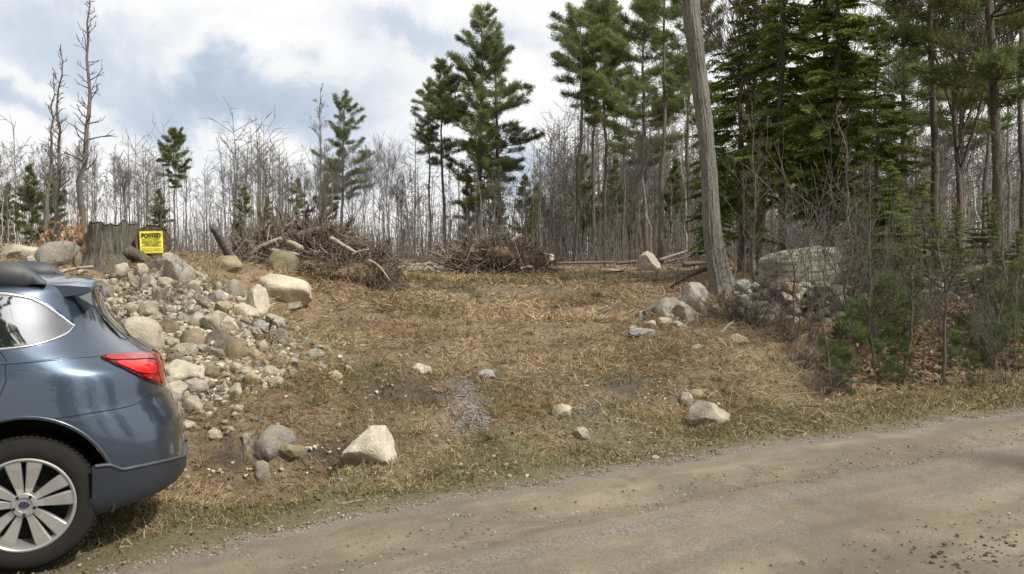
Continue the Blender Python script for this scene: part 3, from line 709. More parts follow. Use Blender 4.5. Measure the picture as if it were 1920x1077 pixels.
for kz, ln, sz, wd in [(.12, 'PRIVATE PROPERTY', .085, .78), (.035, 'HUNTING, FISHING, TRAPPING OR', .06, .84), (-.03, 'TRESPASSING FOR ANY PURPOSE', .06, .84), (-.095, 'IS STRICTLY FORBIDDEN', .06, .6), (-.16, 'VIOLATORS WILL BE PROSECUTED', .06, .84)]:
    text('text_line', ln, sh * sz, 0, -.013, sh * kz, root, ink, sw * wd, .0006)
for kz in (-.30, -.39):
    mb = MB(); w_, h_ = sw * .40, sh * .008
    mb.add([(-w_, -.013, sh * kz - h_), (w_, -.013, sh * kz - h_), (w_, -.013, sh * kz + h_), (-w_, -.013, sh * kz + h_)], np.array([[0, 1, 2, 3]])); mb.build('rule_line', ink, root)
# ------------------------------------------------------------------ trees
def rdir(az, el):
    return np.array([math.cos(az) * math.cos(el), math.sin(az) * math.cos(el), math.sin(el)])
class Segs:
    def __init__(s): s.p = []; s.q = []; s.a = []; s.b = []
    def add(s, p, q, a, b): s.p.append(p); s.q.append(q); s.a.append(a); s.b.append(b)
    def to(s, mb, tint=.5, mat=0):
        if s.p: prisms(mb, np.array(s.p), np.array(s.q), np.array(s.a), np.array(s.b), tint, mat)
def trunk_pts(r, h, n, wob, lean=(0, 0), crook=0.):
    t = np.linspace(0, 1, n); wx = np.cumsum(r.normal(size=n)) * wob / n ** .5; wy = np.cumsum(r.normal(size=n)) * wob / n ** .5
    wx -= wx[0]; wy -= wy[0]
    return np.stack([wx + lean[0] * t * h + crook * np.sin(t * 5) * h, wy + lean[1] * t * h, t * h], -1)
def branch(S, r, p, d, L, rad, lev, maxlev, up=.15, nch=4, rmin=.008, wig=.22):
    n = 4 if lev < maxlev else 2
    q = p.copy(); pts = [p]; dd = d.copy()
    for k in range(n):
        dd = nrm(dd + r.normal(size=3) * wig * .6 + np.array([0, 0, up * .5])); q = q + dd * L / n; pts.append(q)
    rr = np.maximum(np.linspace(rad, rad * .35, n + 1), rmin)
    for k in range(n): S.add(pts[k], pts[k + 1], rr[k], rr[k + 1])
    if lev < maxlev:
        for k in range(nch):
            t = r.uniform(.25, 1.0) * n; i = min(int(t), n - 1); f = t - i
            pc = pts[i] * (1 - f) + pts[i + 1] * f; ax = nrm(pts[i + 1] - pts[i])
            dn = nrm(ax + nrm(np.cross(ax, r.normal(size=3))) * r.uniform(.5, 1.0) + np.array([0, 0, up]))
            branch(S, r, pc, dn, L * r.uniform(.35, .6), max(rad * .45, rmin), lev + 1, maxlev, up, nch, rmin, wig)
def bare_tree(seed, h=14., r0=.11, cb=.4, nb=22, spread=.26, el=(35, 65), maxlev=3, nch=5, rmin=.0085, lean=(0, 0), wob=.25, crown='crown', fork=0):
    r = np.random.default_rng(seed); tp = trunk_pts(r, h, 16, wob, lean); rad = r0 * (1 - .9 * np.linspace(0, 1, 16) ** .9) + .006
    rad[0] *= 1.25
    tm = MB(); tube(tm, tp, rad, 7, cap=False); cm = MB(); S = Segs()
    for k in range(nb):
        t = cb + (1 - cb) * (k + r.uniform()) / nb; x = t * 15; i = min(int(x), 14); p = tp[i] * (1 - x + i) + tp[i + 1] * (x - i)
        L = spread * h * (1.05 - t) ** .6 * r.uniform(.5, 1.1); az = r.uniform(0, 2 * PI); e = r.uniform(*el) * T
        branch(S, r, p, rdir(az, e), L, rad[i] * .45, 1, maxlev, .18, nch, rmin)
    for k in range(fork):
        t = r.uniform(.25, .45); i = int(t * 15); e = r.uniform(60, 75) * T; az = r.uniform(0, 2 * PI)
        branch(S, r, tp[i], rdir(az, e), h * r.uniform(.4, .55), rad[i] * .7, 0, maxlev, .2, 8, rmin, .12)
    S.to(cm)
    return dict(h=h, parts=[('trunk', tm, None), (crown, cm, None)])
def pine_tree(seed, h=18., r0=.2, cb=.45, dens=1., wid=.13, shape='tall', tuft=10, nl=.26, nw=.03, stubs=16, lean=(0, 0), gap=.25, whorl=.42, lim=None):
    r = np.random.default_rng(seed); tp = trunk_pts(r, h, 18, .22, lean); rad = r0 * (1 - .93 * np.linspace(0, 1, 18)) + .01
    tm = MB(); tube(tm, tp, rad, 9, cap=False); bm_ = MB(); S = Segs(); nm = MB(); B = []; D = []; TT = []
    def at(t):
        x = min(max(t, 0), .999) * 17; i = int(x); return tp[i] * (1 - x + i) + tp[i + 1] * (x - i)
    z = cb * h
    while z < h * .985:
        t = (z / h - cb) / (1 - cb)
        prof = (np.interp(t, [0, .15, .4, .7, .9, 1], [.55, .95, 1, .68, .36, .1]) if shape == 'tall' else np.interp(t, [0, .2, .6, .85, 1], [.35, .7, 1, .7, .2]))
        for k in range(r.integers(3, 6)):
            if r.uniform() < gap: continue
            L = wid * h * prof * r.uniform(.4, 1.2); az = r.uniform(0, 2 * PI); el = np.interp(t, [0, .5, 1], [-.15, .10, .7]) + r.normal() * .22
            p = at(z / h); d = rdir(az, el); n = 6; pts = [p]; dd = d
            for q in range(n):
                dd = nrm(dd + np.array([0, 0, .09]) + r.normal(size=3) * .07); pts.append(pts[-1] + dd * L / n)
            pts = np.array(pts); rb = np.linspace(max(.016, rad[min(17, int(z / h * 17))] * .28), .008, n + 1)
            for q in range(n): S.add(pts[q], pts[q + 1], rb[q], rb[q + 1])
            nt = int(max(5, L * 15 * dens))
            tt = r.uniform(.14, 1.0, nt) ** .75 * n; ii = np.minimum(tt.astype(int), n - 1); f = (tt - ii)[:, None]
            pc = pts[ii] * (1 - f) + pts[ii + 1] * f
            sd = nrm(np.cross(dd, [0, 0, 1.])); sg = np.where(r.uniform(size=nt) < .5, -1, 1)[:, None]
            ln = (L * .30 * (1.15 - tt / n) + .12)[:, None] * r.uniform(.4, 1, (nt, 1))
            tdir = nrm(dd * .75 + sd * sg * .9 + np.array([0, 0, .3]) + r.normal(size=(nt, 3)) * .25)
            te = pc + tdir * ln
            for q in range(nt): S.add(pc[q], te[q], .008, .006)
            tb = r.uniform(.1, .85)
            for q in range(nt):
                m_ = tuft; nd = nrm(tdir[q] * .7 + r.normal(size=(m_, 3)) * .75 + np.array([0, 0, .3]))
                B.append(te[q] + r.normal(size=(m_, 3)) * .06 - tdir[q] * r.uniform(0, .6, (m_, 1)) * ln[q]); D.append(nd); TT.append(np.clip(tb + r.normal(size=m_) * .14 + r.normal() * .1, 0, 1))
        z += whorl * r.uniform(.75, 1.25) * (1 - .35 * t) * h / 18
    for k in range(stubs):
        t = r.uniform(.18, cb + .08); az = r.uniform(0, 2 * PI); i = int(t * 17)
        branch(S, r, at(t), rdir(az, r.uniform(-.3, .25)), r.uniform(.5, 1.9) * h / 18, .022, 2, 3, -.03, 4, .009)
    B = np.concatenate(B); D = np.concatenate(D); TT = np.concatenate(TT); nn = len(B)
    needles(nm, B, D, r.uniform(.7, 1.25, nn) * nl, nw, TT)
    S.to(nm, .5, 1)
    return dict(h=h, parts=[('trunk', tm, None), ('crown', nm, None)], nn=nn)
def hemlock_tree(seed, h=13., r0=.16, cb=.12, wid=.17, nb=120, dens=1., leafL=.11, leafW=.045, dead=14):
    r = np.random.default_rng(seed); tp = trunk_pts(r, h, 18, .18); rad = r0 * (1 - .9 * np.linspace(0, 1, 18)) + .012
    tm = MB(); tube(tm, tp, rad, 10, rough=.05, cap=False); S = Segs(); lm = MB(); LB = []; LD = []; LT = []
    def at(t):
        x = min(t, .999) * 17; i = int(x); return tp[i] * (1 - x + i) + tp[i + 1] * (x - i)
    for k in range(nb):
        t = cb + (1 - cb) * ((k + r.uniform()) / nb) ** .92; tc = (t - cb) / (1 - cb)
        L = wid * h * np.interp(tc, [0, .2, .5, 1], [.75, 1., .8, .12]) * r.uniform(.5, 1.15)
        az = r.uniform(0, 2 * PI); d = rdir(az, np.interp(tc, [0, .6, 1], [-.05, .12, .6]) + r.normal() * .1); n = 7; pts = [at(t)]; dd = d
        for q in range(n): dd = nrm(dd + np.array([0, 0, -.065]) + r.normal(size=3) * .06); pts.append(pts[-1] + dd * L / n)
        pts = np.array(pts); rb = np.linspace(.026, .006, n + 1)
        for q in range(n): S.add(pts[q], pts[q + 1], rb[q], rb[q + 1])
        ns = int(L * 32 * dens); tt = r.uniform(.15, 1, ns) * n; ii = np.minimum(tt.astype(int), n - 1); f = (tt - ii)[:, None]
        pc = pts[ii] * (1 - f) + pts[ii + 1] * f; ax = nrm(pts[ii + 1] - pts[ii]); side = nrm(np.cross(ax, np.array([0, 0, 1.])))
        sg = np.where(r.uniform(size=ns) < .5, -1., 1.)[:, None]; sl = (.36 * L * (1.1 - tt / n) + .12)[:, None] * r.uniform(.5, 1.1, (ns, 1))
        sdv = nrm(ax * .75 + side * sg + np.array([0, 0, -.22]) + r.normal(size=(ns, 3)) * .16); tb = r.uniform(.1, .8)
        for q in range(ns):
            m_ = max(5, int(sl[q, 0] * 26)); u = r.uniform(.05, 1, (m_, 1)); s2 = np.where(r.uniform(size=(m_, 1)) < .5, -1., 1.)
            sp = np.cross(sdv[q], [0, 0, 1.]); pb = pc[q] + sdv[q] * u * sl[q] + np.array([0, 0, -.10]) * u * u * sl[q]
            LB.append(pb); LD.append(nrm(sdv[q] * .8 + sp * s2 * .9 + np.array([0, 0, -.25]) + r.normal(size=(m_, 3)) * .25)); LT.append(np.clip(tb + r.normal(size=m_) * .13 + r.normal() * .12, 0, 1))
            S.add(pc[q], pc[q] + sdv[q] * sl[q], .006, .004)
    LB = np.concatenate(LB); LD = np.concatenate(LD); LT = np.concatenate(LT); nn = len(LB)
    needles(lm, LB, LD, r.uniform(.7, 1.4, nn) * leafL, leafW, LT)
    for k in range(dead): branch(S, r, at(r.uniform(.04, cb + .1)), rdir(r.uniform(0, 6.28), r.uniform(-.2, .15)), r.uniform(.5, 1.6), .018, 2, 3, -.04, 5, .006)
    S.to(lm, .5, 1)
    return dict(h=h, parts=[('trunk', tm, None), ('crown', lm, None)], nn=nn)
def finish(proto, mats):
    proto['mesh'] = [(nm, mb.mesh(nm, [M[q] for q in (mt if isinstance(mt, tuple) else (mt,))])) for (nm, mb, _), mt in zip(proto['parts'], mats) if mb.n]
    return proto
def plant(name, proto, px, Y, top_py, label, cat, group=None, rz=None, lean=0., z=None, wide=1.):
    x = float(P(px, 500, Y)[0]); g = gz(x, Y) if z is None else z
    s = (float(P(px, top_py, Y)[2]) - g) / proto['h']
    root = empty(name, (x, Y, g - .04 * s), rng.uniform(0, 6.28) if rz is None else rz); root.scale = (s * wide, s * wide, s); root.rotation_euler = (Matrix.Rotation(lean, 3, 'Y') @ Matrix.Rotation(root.rotation_euler[2], 3, 'Z')).to_euler()
    tag(root, label, cat, group)
    for nm, me in proto['mesh']: obj(nm, me, root)
    return root

BARE = [finish(bare_tree(40 + k, 14, [.085, .10, .12][k % 3], [.35, .5, .42, .3][k % 4], [22, 18, 24, 20][k % 4], [.22, .28, .2, .3][k % 4], wob=.35, fork=[0, 1, 0, 2][k % 4]), ['bark_grey', 'twig_far']) for k in range(8)]
BIRCH = [finish(bare_tree(60 + k, 14, .075, .45, 16, .2, wob=.5), ['bark_birch', 'twig_far']) for k in range(3)]
BROWN = [finish(bare_tree(70 + k, 12, .08, .3, 22, .22, el=(40, 70)), ['bark_brown', 'bark_brown']) for k in range(3)]
SNAG = [finish(bare_tree(80 + k, 14, .19, .3, 44, .13, (15, 50), 2, 3, .015, wob=.45, crown='crown'), ['bark_dead', 'bark_dead']) for k in range(3)]
LARCH = finish(bare_tree(90, 14, .1, .2, 60, .17, (-5, 20), 2, 5, .010, wob=.1), ['bark_grey', 'twig_far'])
PT = [('bark_pine', ('pine_needles', 'bark_pine'))]
PINE = [finish(pine_tree(100, 18, .26, .22, 1.25, .22, tuft=13, nl=.28, gap=.34), PT[0]),      # broad tall
        finish(pine_tree(101, 18, .16, .48, 1.2, .16, tuft=15, nl=.3, gap=.4), PT[0]),
        finish(pine_tree(102, 18, .17, .55, 1.2, .17, 'round', tuft=16, nl=.32, gap=.22), PT[0]),
        finish(pine_tree(103, 18, .13, .62, 1.3, .11, 'round', tuft=14, nl=.3, gap=.4), PT[0]),
        finish(pine_tree(104, 18, .2, .36, 1.2, .19, tuft=14, nl=.3, gap=.48), PT[0]),
        finish(pine_tree(105, 10, .12, .12, 1.6, .2, tuft=12, nl=.26, whorl=.8, stubs=5), PT[0])]  # small full
FARPINE = finish(pine_tree(106, 10, .12, .10, 1.5, .19, tuft=11, nl=.28, nw=.042, whorl=.8, stubs=3), PT[0])
print('pine needles', [p['nn'] for p in PINE])
GB = 'bare trees in the leafless woods'
def bare(px, Y, top, label, proto=None, cat='tree', name='bare_tree', **k): return plant(name, proto or BARE[0], px, Y, top, label, cat, None, **k)

# --- left: three dead snags
plant('dead_snag', SNAG[0], 158, 30, -25, 'tallest dead snag on the left running out of the top of the photo', 'tree', rz=.5, lean=.045)
plant('dead_snag', SNAG[1], 106, 31, 85, 'middle leaning dead snag left of the tallest one', 'tree', rz=2.5, lean=.065)
plant('dead_snag', SNAG[2], 92, 33, 128, 'shortest dead snag with bent broken tip, leftmost of the three', 'tree', rz=4.1, lean=.04)
# --- left pines
plant('pine_tree', PINE[2], 328, 42, 250, 'small round topped pine left of the leaning log, above the posted sign', 'tree', rz=1.)
plant('pine_tree', FARPINE, 60, 38, 310, 'low bushy green pine at the left edge among bare trees', 'tree')
plant('pine_tree', FARPINE, 15, 44, 345, 'low bushy pine cut by the left photo edge', 'tree')
plant('pine_tree', FARPINE, 105, 46, 318, 'low bushy pine behind the dead snags', 'tree')
plant('pine_tree', FARPINE, 300, 50, 355, 'dark low pine behind the small round topped pine', 'tree')
plant('pine_tree', PINE[5], 462, 48, 352, 'yellowish low pine behind the left brush heap, left one', 'tree')
plant('pine_tree', FARPINE, 500, 52, 372, 'low pine behind the left brush heap, right of the yellowish one', 'tree')
plant('pine_tree', PINE[4], 640, 46, 172, 'crooked lone pine with one sided crown behind the left brush heap', 'tree', rz=.4, lean=.02)
plant('pine_tree', FARPINE, 610, 50, 330, 'shorter pine hidden low beside the crooked lone pine', 'tree')
plant('bare_tree', BARE[2], 598, 44, 168, 'tall bare tree with reddish buds touching the crooked lone pine', 'tree')
plant('birch_tree', BIRCH[0], 618, 43, 330, 'white birch stem right behind the left brush heap', 'tree', lean=-.05)
plant('birch_tree', BIRCH[1], 655, 40, 380, 'short thin white birch pair leaning right of the left brush heap', 'tree', lean=.06)
# --- centre pines
plant('pine_tree', PINE[0], 893, 50, 14, 'tallest broad white pine in the centre of the photo', 'tree', rz=.6, wide=1.0)
plant('pine_tree', PINE[4], 938, 52, 60, 'slimmer pine close on the right of the tallest central pine', 'tree', rz=2.)
plant('pine_tree', PINE[1], 832, 51, 112, 'slim pine close on the left of the tallest central pine', 'tree', rz=3.)
plant('pine_tree', PINE[3], 806, 54, 158, 'thin pine with a small tufted top, leftmost of the central pines', 'tree', rz=1.4)
plant('larch_tree', LARCH, 779, 50, 215, 'bare dead conifer just left of the central pines', 'tree')
plant('larch_tree', LARCH, 1037, 55, 232, 'bare larch with level branches in the sky gap right of the central pines', 'tree')
plant('larch_tree', LARCH, 1058, 60, 262, 'smaller dark conifer right behind the bare larch', 'tree')
plant('pine_tree', PINE[3], 1078, 48, 14, 'tall bare stemmed pine with sparse tufts, left of the rounded pair', 'tree', rz=2.1, wide=1.35, lean=.012)
plant('pine_tree', PINE[2], 1110, 50, 8, 'tall pine with a dense rounded crown, left one of the rounded pair', 'tree', rz=.2, wide=.95)
plant('pine_tree', PINE[2], 1134, 52, 22, 'tall pine with a dense rounded crown, right one of the rounded pair', 'tree', rz=3.9, wide=.95)
plant('pine_tree', PINE[3], 1168, 50, 148, 'shorter leaning pine right of the rounded pair', 'tree', rz=5., lean=.03, wide=1.2)
plant('pine_tree', PINE[4], 1212, 42, -30, 'pine rising out of the photo top left of the big grey trunk', 'tree', rz=1.2)
plant('pine_tree', PINE[1], 1240, 36, -110, 'thick grey stemmed pine nearest left of the big grey trunk', 'tree', rz=.3)
plant('pine_tree', PINE[1], 1290, 44, -60, 'pine half hidden just behind the big grey trunk', 'tree', rz=4.)
plant('birch_tree', BIRCH[2], 1222, 38, 150, 'white birch behind the bright white field boulder', 'tree')
plant('birch_tree', BIRCH[0], 1283, 40, 120, 'slim white birch between the white boulder and the big grey trunk', 'tree')
for k, (px, Y, tp) in enumerate([(560, 55, 335), (880, 56, 330), (980, 58, 330), (1010, 60, 345), (1090, 58, 290), (1150, 56, 300), (1180, 60, 320), (1265, 55, 300), (1060, 66, 330), (930, 66, 340), (760, 62, 430), (730, 60, 440), (700, 64, 440)]):
    plant('pine_tree', FARPINE if k % 2 else PINE[5], px, Y, tp, 'dim green understory pine deep in the woods behind the clearing', 'tree', 'understory pines behind the clearing', wide=.9)
# --- scattered bare trees
r8 = np.random.default_rng(88)
LB = {'BARE': 'slender bare grey tree in the leafless woods behind the clearing', 'BIRCH': 'slender pale birch in the leafless woods behind the clearing', 'BROWN': 'brown twiggy bare tree in the leafless woods behind the clearing'}
GBb = {'BARE': 'bare grey trees behind the clearing', 'BIRCH': 'pale birches behind the clearing', 'BROWN': 'brown bare trees behind the clearing'}
def scatter(n, x0, x1, y0, y1, t0, t1, mix=(.72, .12, .16)):
    for k in range(n):
        kind = r8.choice(['BARE', 'BIRCH', 'BROWN'], p=mix); pr = {'BARE': BARE, 'BIRCH': BIRCH, 'BROWN': BROWN}[kind]
        px = x0 + (x1 - x0) * (k + r8.uniform()) / n; Y = r8.uniform(y0, y1); tp = r8.uniform(t0, t1)
        plant({'BARE': 'bare_tree', 'BIRCH': 'birch_tree', 'BROWN': 'bare_tree'}[kind], pr[r8.integers(len(pr))], px, Y, tp, LB[kind], 'tree', GBb[kind], lean=r8.normal() * .02)
scatter(32, -30, 260, 30, 55, 260, 350, (.5, .2, .3))
scatter(30, 260, 760, 36, 58, 255, 345)
scatter(16, 740, 1000, 42, 60, 310, 400)
scatter(34, 990, 1330, 36, 62, 230, 400, (.7, .16, .14))
scatter(22, 1330, 1960, 32, 58, -60, 260, (.8, .12, .08))
# --- far-off wood: one mass
FW = MB(); r9 = np.random.default_rng(9); S = Segs(); tr0 = []; 
for k in range(1750):
    px = r9.uniform(-120, 2050) if k < 800 else r9.uniform(900, 2050); Y = r9.uniform(56, 120); x = float(P(px, 500, Y)[0]); g = 1.7
    cn_ = fbm(px / 55., 3., 43)
    if px < 1000 and cn_ < .47 and r9.uniform() < .75: continue
    top = 330 + 120 * (fbm(px / 120., 0., 41) - .5) * 2 + r9.normal() * 25 + (60 if px > 960 else 40) * (Y > 90) - (60 if px > 1000 else 0)
    h = float(P(px, top, Y)[2]) - g; b = np.array([x, Y, g - .2]); e = b + np.array([r9.normal() * .4, r9.normal() * .4, h])
    R = r9.uniform(.04, .10); S.add(b, e, R, .02)
    for q in range(11):
        t = r9.uniform(.12, 1); p = b * (1 - t) + e * t; d = rdir(r9.uniform(0, 6.28), r9.uniform(.3, 1.1)); L = h * r9.uniform(.1, .22); c = p + d * L; S.add(p, c, .025, .016)
        for w_ in range(2):
            u = r9.uniform(.3, 1); p2 = p * (1 - u) + c * u; S.add(p2, p2 + nrm(d + r9.normal(size=3) * .6) * L * .55, .018, .012)
for k in range(9000):   # brushy undergrowth at the wood's foot
    px = r9.uniform(-120, 2050); Y = r9.uniform(40, 75); x = float(P(px, 500, Y)[0]); p = np.array([x, Y, 1.4]); S.add(p, p + np.array([r9.normal() * .4, r9.normal() * .4, r9.uniform(.6, 3.4)]), .014, .008)
S.to(FW, np.repeat(.5, len(S.p)))
tag(FW.build('distant_woods', M['twig_far'], None), kind='stuff')

# --- near big maple on the right of the clearing
mp = [(1360, 556, 14.5), (1351, 520, 14.5), (1341, 470, 14.5), (1333, 400, 14.5), (1329, 320, 14.5), (1322, 235, 14.5), (1312, 160, 14.5), (1304, 90, 14.45), (1297, 30, 14.4), (1294, -40, 14.4)]
mw = [60, 46, 38, 32, 29.5, 28.5, 30, 31, 31, 36]
base = hit([1352], [552])[0]; yb = 14.6
root = empty('maple_tree', (P(1352, 552, yb)[0], yb, gz(P(1352, 552, yb)[0], yb) - .05)); O = np.array(root.location)
tag(root, 'big leaning grey furrowed trunk standing alone at the right side of the clearing', 'tree')
ctl = np.array([P(a, b, yb + (c - 14.5)) for a, b, c in mp]) - O; ctl[0, 2] = -.05
rad = np.array(mw) / F * yb / 2
tt = np.linspace(0, len(ctl) - 1, 150); i0 = np.minimum(tt.astype(int), len(ctl) - 2); f = tt - i0
def cr(a, i, f):
    n = len(a); p0, p1, p2, p3 = a[np.maximum(i - 1, 0)], a[i], a[i + 1], a[np.minimum(i + 2, n - 1)]
    f = f.reshape(-1, *([1] * (a.ndim - 1)))
    return .5 * (2 * p1 + (p2 - p0) * f + (2 * p0 - 5 * p1 + 4 * p2 - p3) * f ** 2 + (3 * p1 - p0 - 3 * p2 + p3) * f ** 3)
cp = cr(ctl, i0, f); cr_ = cr(rad, i0, f); sid = 110; th = np.arange(sid) * 2 * PI / sid; V = []
for a in range(150):
    z = cp[a, 2]
    for h in th:
        n = mnoise.fractal(Vector((math.cos(h) * 7.5, math.sin(h) * 7.5, z * 1.5)), 1, 2, 4); n2 = mnoise.noise(Vector((math.cos(h), math.sin(h), z * .8)))
        fl = max(0, 1 - z / .5) ** 2 * .12 * max(0, math.cos(h * 3 + .6))
        r_ = cr_[a] * (1 + .10 * n + .07 * n2 + fl); V.append(cp[a] + np.array([math.cos(h) * r_, math.sin(h) * r_, 0]))
mb = MB(); i = np.arange(149)[:, None] * sid; j = np.arange(sid)[None]; j2 = (j + 1) % sid
mb.add(np.array(V), np.stack([i + j, i + j2, i + sid + j2, i + sid + j], -1).reshape(-1, 4)); mb.build('trunk', M['bark_maple'], root)
rr = np.random.default_rng(3)
for d0, L in [((-.28, .1, 1), 4.), ((.33, .1, 1), 4.5), ((.05, .5, 1), 3.)]:
    mb = MB(); S = Segs(); t = np.linspace(0, 1, 9)[:, None]; p = cp[-8] + nrm(np.array(d0)) * L * t + np.sin(t * 4) * np.array([.06, .05, 0]); tube(mb, p, np.linspace(.16, .06, 9), 14, rough=.04, cap=False)
    for k in range(6): branch(S, rr, p[3 + k], nrm(np.array(d0) + rr.normal(size=3) * .7), 1.7, .035, 1, 3, .15, 4, .006)
    S.to(mb); mb.build('limb', M['bark_maple'], root)

# --- hemlocks and near woods on the right
HK = ('bark_pine', ('hemlock_needles', 'bark_pine'))
HEM = [finish(hemlock_tree(201, 13, .17, .16, .165, 190, 1.15), HK), finish(hemlock_tree(202, 13, .15, .2, .15, 130, 1.1), HK), finish(hemlock_tree(203, 13, .13, .12, .17, 130, 1.1), HK)]
print('hemlock leaves', [p['nn'] for p in HEM])
plant('hemlock_tree', HEM[0], 1560, 19.5, -150, 'darkest broad hemlock in the middle of the right side thicket', 'tree', rz=.3)
plant('hemlock_tree', HEM[1], 1466, 20.5, -170, 'dark hemlock just behind the left end of the ledge boulder', 'tree', rz=2.)
plant('hemlock_tree', HEM[2], 1388, 21.5, -60, 'thin dark hemlock close on the right of the big grey trunk', 'tree', rz=4.)
plant('hemlock_tree', HEM[2], 1640, 18., 30, 'bright green sunlit hemlock at the right edge of the hemlock group', 'tree', rz=1.)
plant('hemlock_tree', HEM[1], 1425, 25, -200, 'hemlock standing farther back between the two left hemlocks', 'tree', rz=5.)
plant('hemlock_tree', HEM[0], 1545, 31, -220, 'hemlock standing farther back behind the darkest broad one', 'tree', rz=3.)
plant('hemlock_tree', HEM[2], 1330, 26, 150, 'small hemlock with low sprays seen left of the big grey trunk', 'tree', rz=.5)
plant('pine_tree', PINE[1], 1748, 20, -420, 'thick pale pine trunk with stub branches in the right woods', 'tree', rz=2.5)
plant('pine_tree', PINE[4], 1880, 17.5, -500, 'dark straight pine trunk near the right photo edge', 'tree', rz=.9, lean=-.03)
plant('pine_tree', PINE[3], 1916, 22, -350, 'dark pine trunk cut by the right photo edge', 'tree', rz=.1)
plant('pine_tree', PINE[4], 1800, 34, -120, 'pine with thin crown between the pale trunk and the dark edge trunk', 'tree', rz=3.)
plant('pine_tree', PINE[3], 1845, 38, -160, 'slim distant pine in the right woods', 'tree', rz=3.6)
plant('pine_tree', PINE[0], 1700, 40, -60, 'broad distant pine behind the bright green hemlock', 'tree', rz=3.6)
FK = finish(bare_tree(95, 14, .12, .3, 12, .2, (55, 75), 3, 4, .01, wob=.4, fork=4), ['bark_red', 'bark_red'])
plant('bare_tree', FK, 1800, 20, -260, 'reddish many forked bare tree right of the pale pine trunk', 'tree', rz=1.7)
plant('bare_tree', FK, 1390, 23, -160, 'reddish forked bare tree behind the big grey trunk', 'tree', rz=.2)
# --- understory on the right
def shrub(seed, h, stems, spread, rad, maxlev=2, nch=6, rmin=.004, el=(55, 85), twig=7):
    r = np.random.default_rng(seed); S = Segs()
    for k in range(stems):
        az = r.uniform(0, 6.28); p = np.array([math.cos(az), math.sin(az), 0]) * r.uniform(0, .12)
        branch(S, r, p, rdir(az, r.uniform(*el) * T), h * r.uniform(.65, 1.1), rad * r.uniform(.7, 1.2), 0, maxlev, .1, twig, rmin, .16)
    mb = MB(); S.to(mb); return dict(h=h, parts=[('stems', mb, None)])
SHR = [finish(shrub(300 + k, 2.2, [5, 4, 6][k % 3], 1, .011, 2, 6, rmin=.0028, twig=5), [['bark_brown', 'bark_red', 'twig_far'][k % 3]]) for k in range(6)]
DB = [finish(shrub(310 + k, 1.0, 34, 1, .008, 1, 6, rmin=.003, el=(35, 85), twig=6), [['bark_brown', 'bark_red'][k]]) for k in range(2)]
SAP = [finish(bare_tree(320 + k, 5, .035, .22, 26, .28, (30, 60), 3, 4, .004, wob=.18), ['bark_brown', 'bark_brown']) for k in range(4)]
YP = [finish(pine_tree(340 + k, 2.2, .022, .05, 2.2, .30, tuft=16, nl=.10, nw=.009, stubs=0, whorl=2.0, gap=.1), ('bark_brown', ('young_needles', 'bark_brown'))) for k in range(3)]
print('young', [p['nn'] for p in YP])
def ground_plant(name, proto, px, py, top, label, cat, group=None, **k):
    b = hit([px], [py])[0]
    x = float(P(px, 500, b[1])[0]); return plant(name, proto, px, b[1], top, label, cat, group, z=gz(x, b[1]), **k)
ground_plant('sapling', SAP[0], 1768, 722, 270, 'tallest bare sapling standing at the road verge on the right', 'sapling', rz=.4)
ground_plant('sapling', SAP[1], 1700, 706, 330, 'thin bare sapling left of the tallest roadside sapling', 'sapling')
ground_plant('sapling', SAP[2], 1560, 738, 400, 'bare sapling rising from the ditch in front of the ledge boulder', 'sapling', wide=.8)
ground_plant('sapling', SAP[3], 1870, 700, 280, 'bare sapling near the right photo edge', 'sapling')
ground_plant('sapling', SAP[1], 1640, 690, 300, 'bare sapling in front of the bright green hemlock', 'sapling')
ground_plant('shrub', SHR[2], 1520, 640, 350, 'pale stemmed bare bush spreading in front of the ledge boulder', 'bush', wide=.9)
ground_plant('shrub', SHR[1], 1490, 640, 430, 'reddish bare bush left of the pale stemmed bush', 'bush', wide=.8)
ground_plant('shrub', DB[0], 1425, 618, 560, 'low twiggy brown bush at the right foot of the big grey trunk', 'bush', wide=2.2)
ground_plant('shrub', DB[1], 1380, 608, 545, 'low reddish bush hugging the big grey trunk base', 'bush', wide=2.)
ground_plant('shrub', DB[0], 1475, 640, 585, 'low brown bush between the trunk and the stone wall', 'bush', wide=2.)
ground_plant('shrub', DB[1], 1545, 745, 690, 'dry brown bush in the ditch mouth beside the road verge', 'bush', wide=1.6)
ground_plant('shrub', DB[0], 1510, 690, 640, 'low brown bush on the crest of the right bank', 'bush', wide=1.8)
for a_, y_, t_, l_ in [(1665, 15., 300, 'young hemlock in front of the bright green hemlock on the right'), (1730, 16.5, 330, 'young hemlock between the pale pine trunk and the roadside saplings'), (1850, 15.5, 360, 'young hemlock left of the dark edge trunk'), (1905, 14.5, 430, 'small young hemlock at the right photo edge'), (1610, 16.5, 370, 'young hemlock right behind the ledge boulder'), (1790, 18.5, 380, 'dim young hemlock behind the tallest roadside sapling')]: plant('hemlock_tree', HEM[int(a_) % 3], a_, y_, t_, l_, 'tree', wide=1.5)
k_ = 0
for px, py, tp in [(1590, 690, 560), (1640, 655, 520), (1690, 640, 500), (1600, 740, 660), (1660, 720, 640), (1850, 690, 600), (1900, 690, 590), (1700, 725, 660), (1880, 620, 500), (1720, 610, 520), (1550, 700, 630), (1815, 650, 560), (1915, 640, 490), (1580, 655, 590), (1650, 600, 460), (1830, 720, 660), (1680, 690, 610), (1780, 700, 620), (1660, 640, 510), (1870, 660, 530), (1575, 725, 650)]:
    ground_plant('young_pine', YP[k_ % 3], px, py, tp, 'bushy young green pine in the roadside thicket on the right', 'young pine', 'young pines of the roadside thicket', wide=1.2); k_ += 1
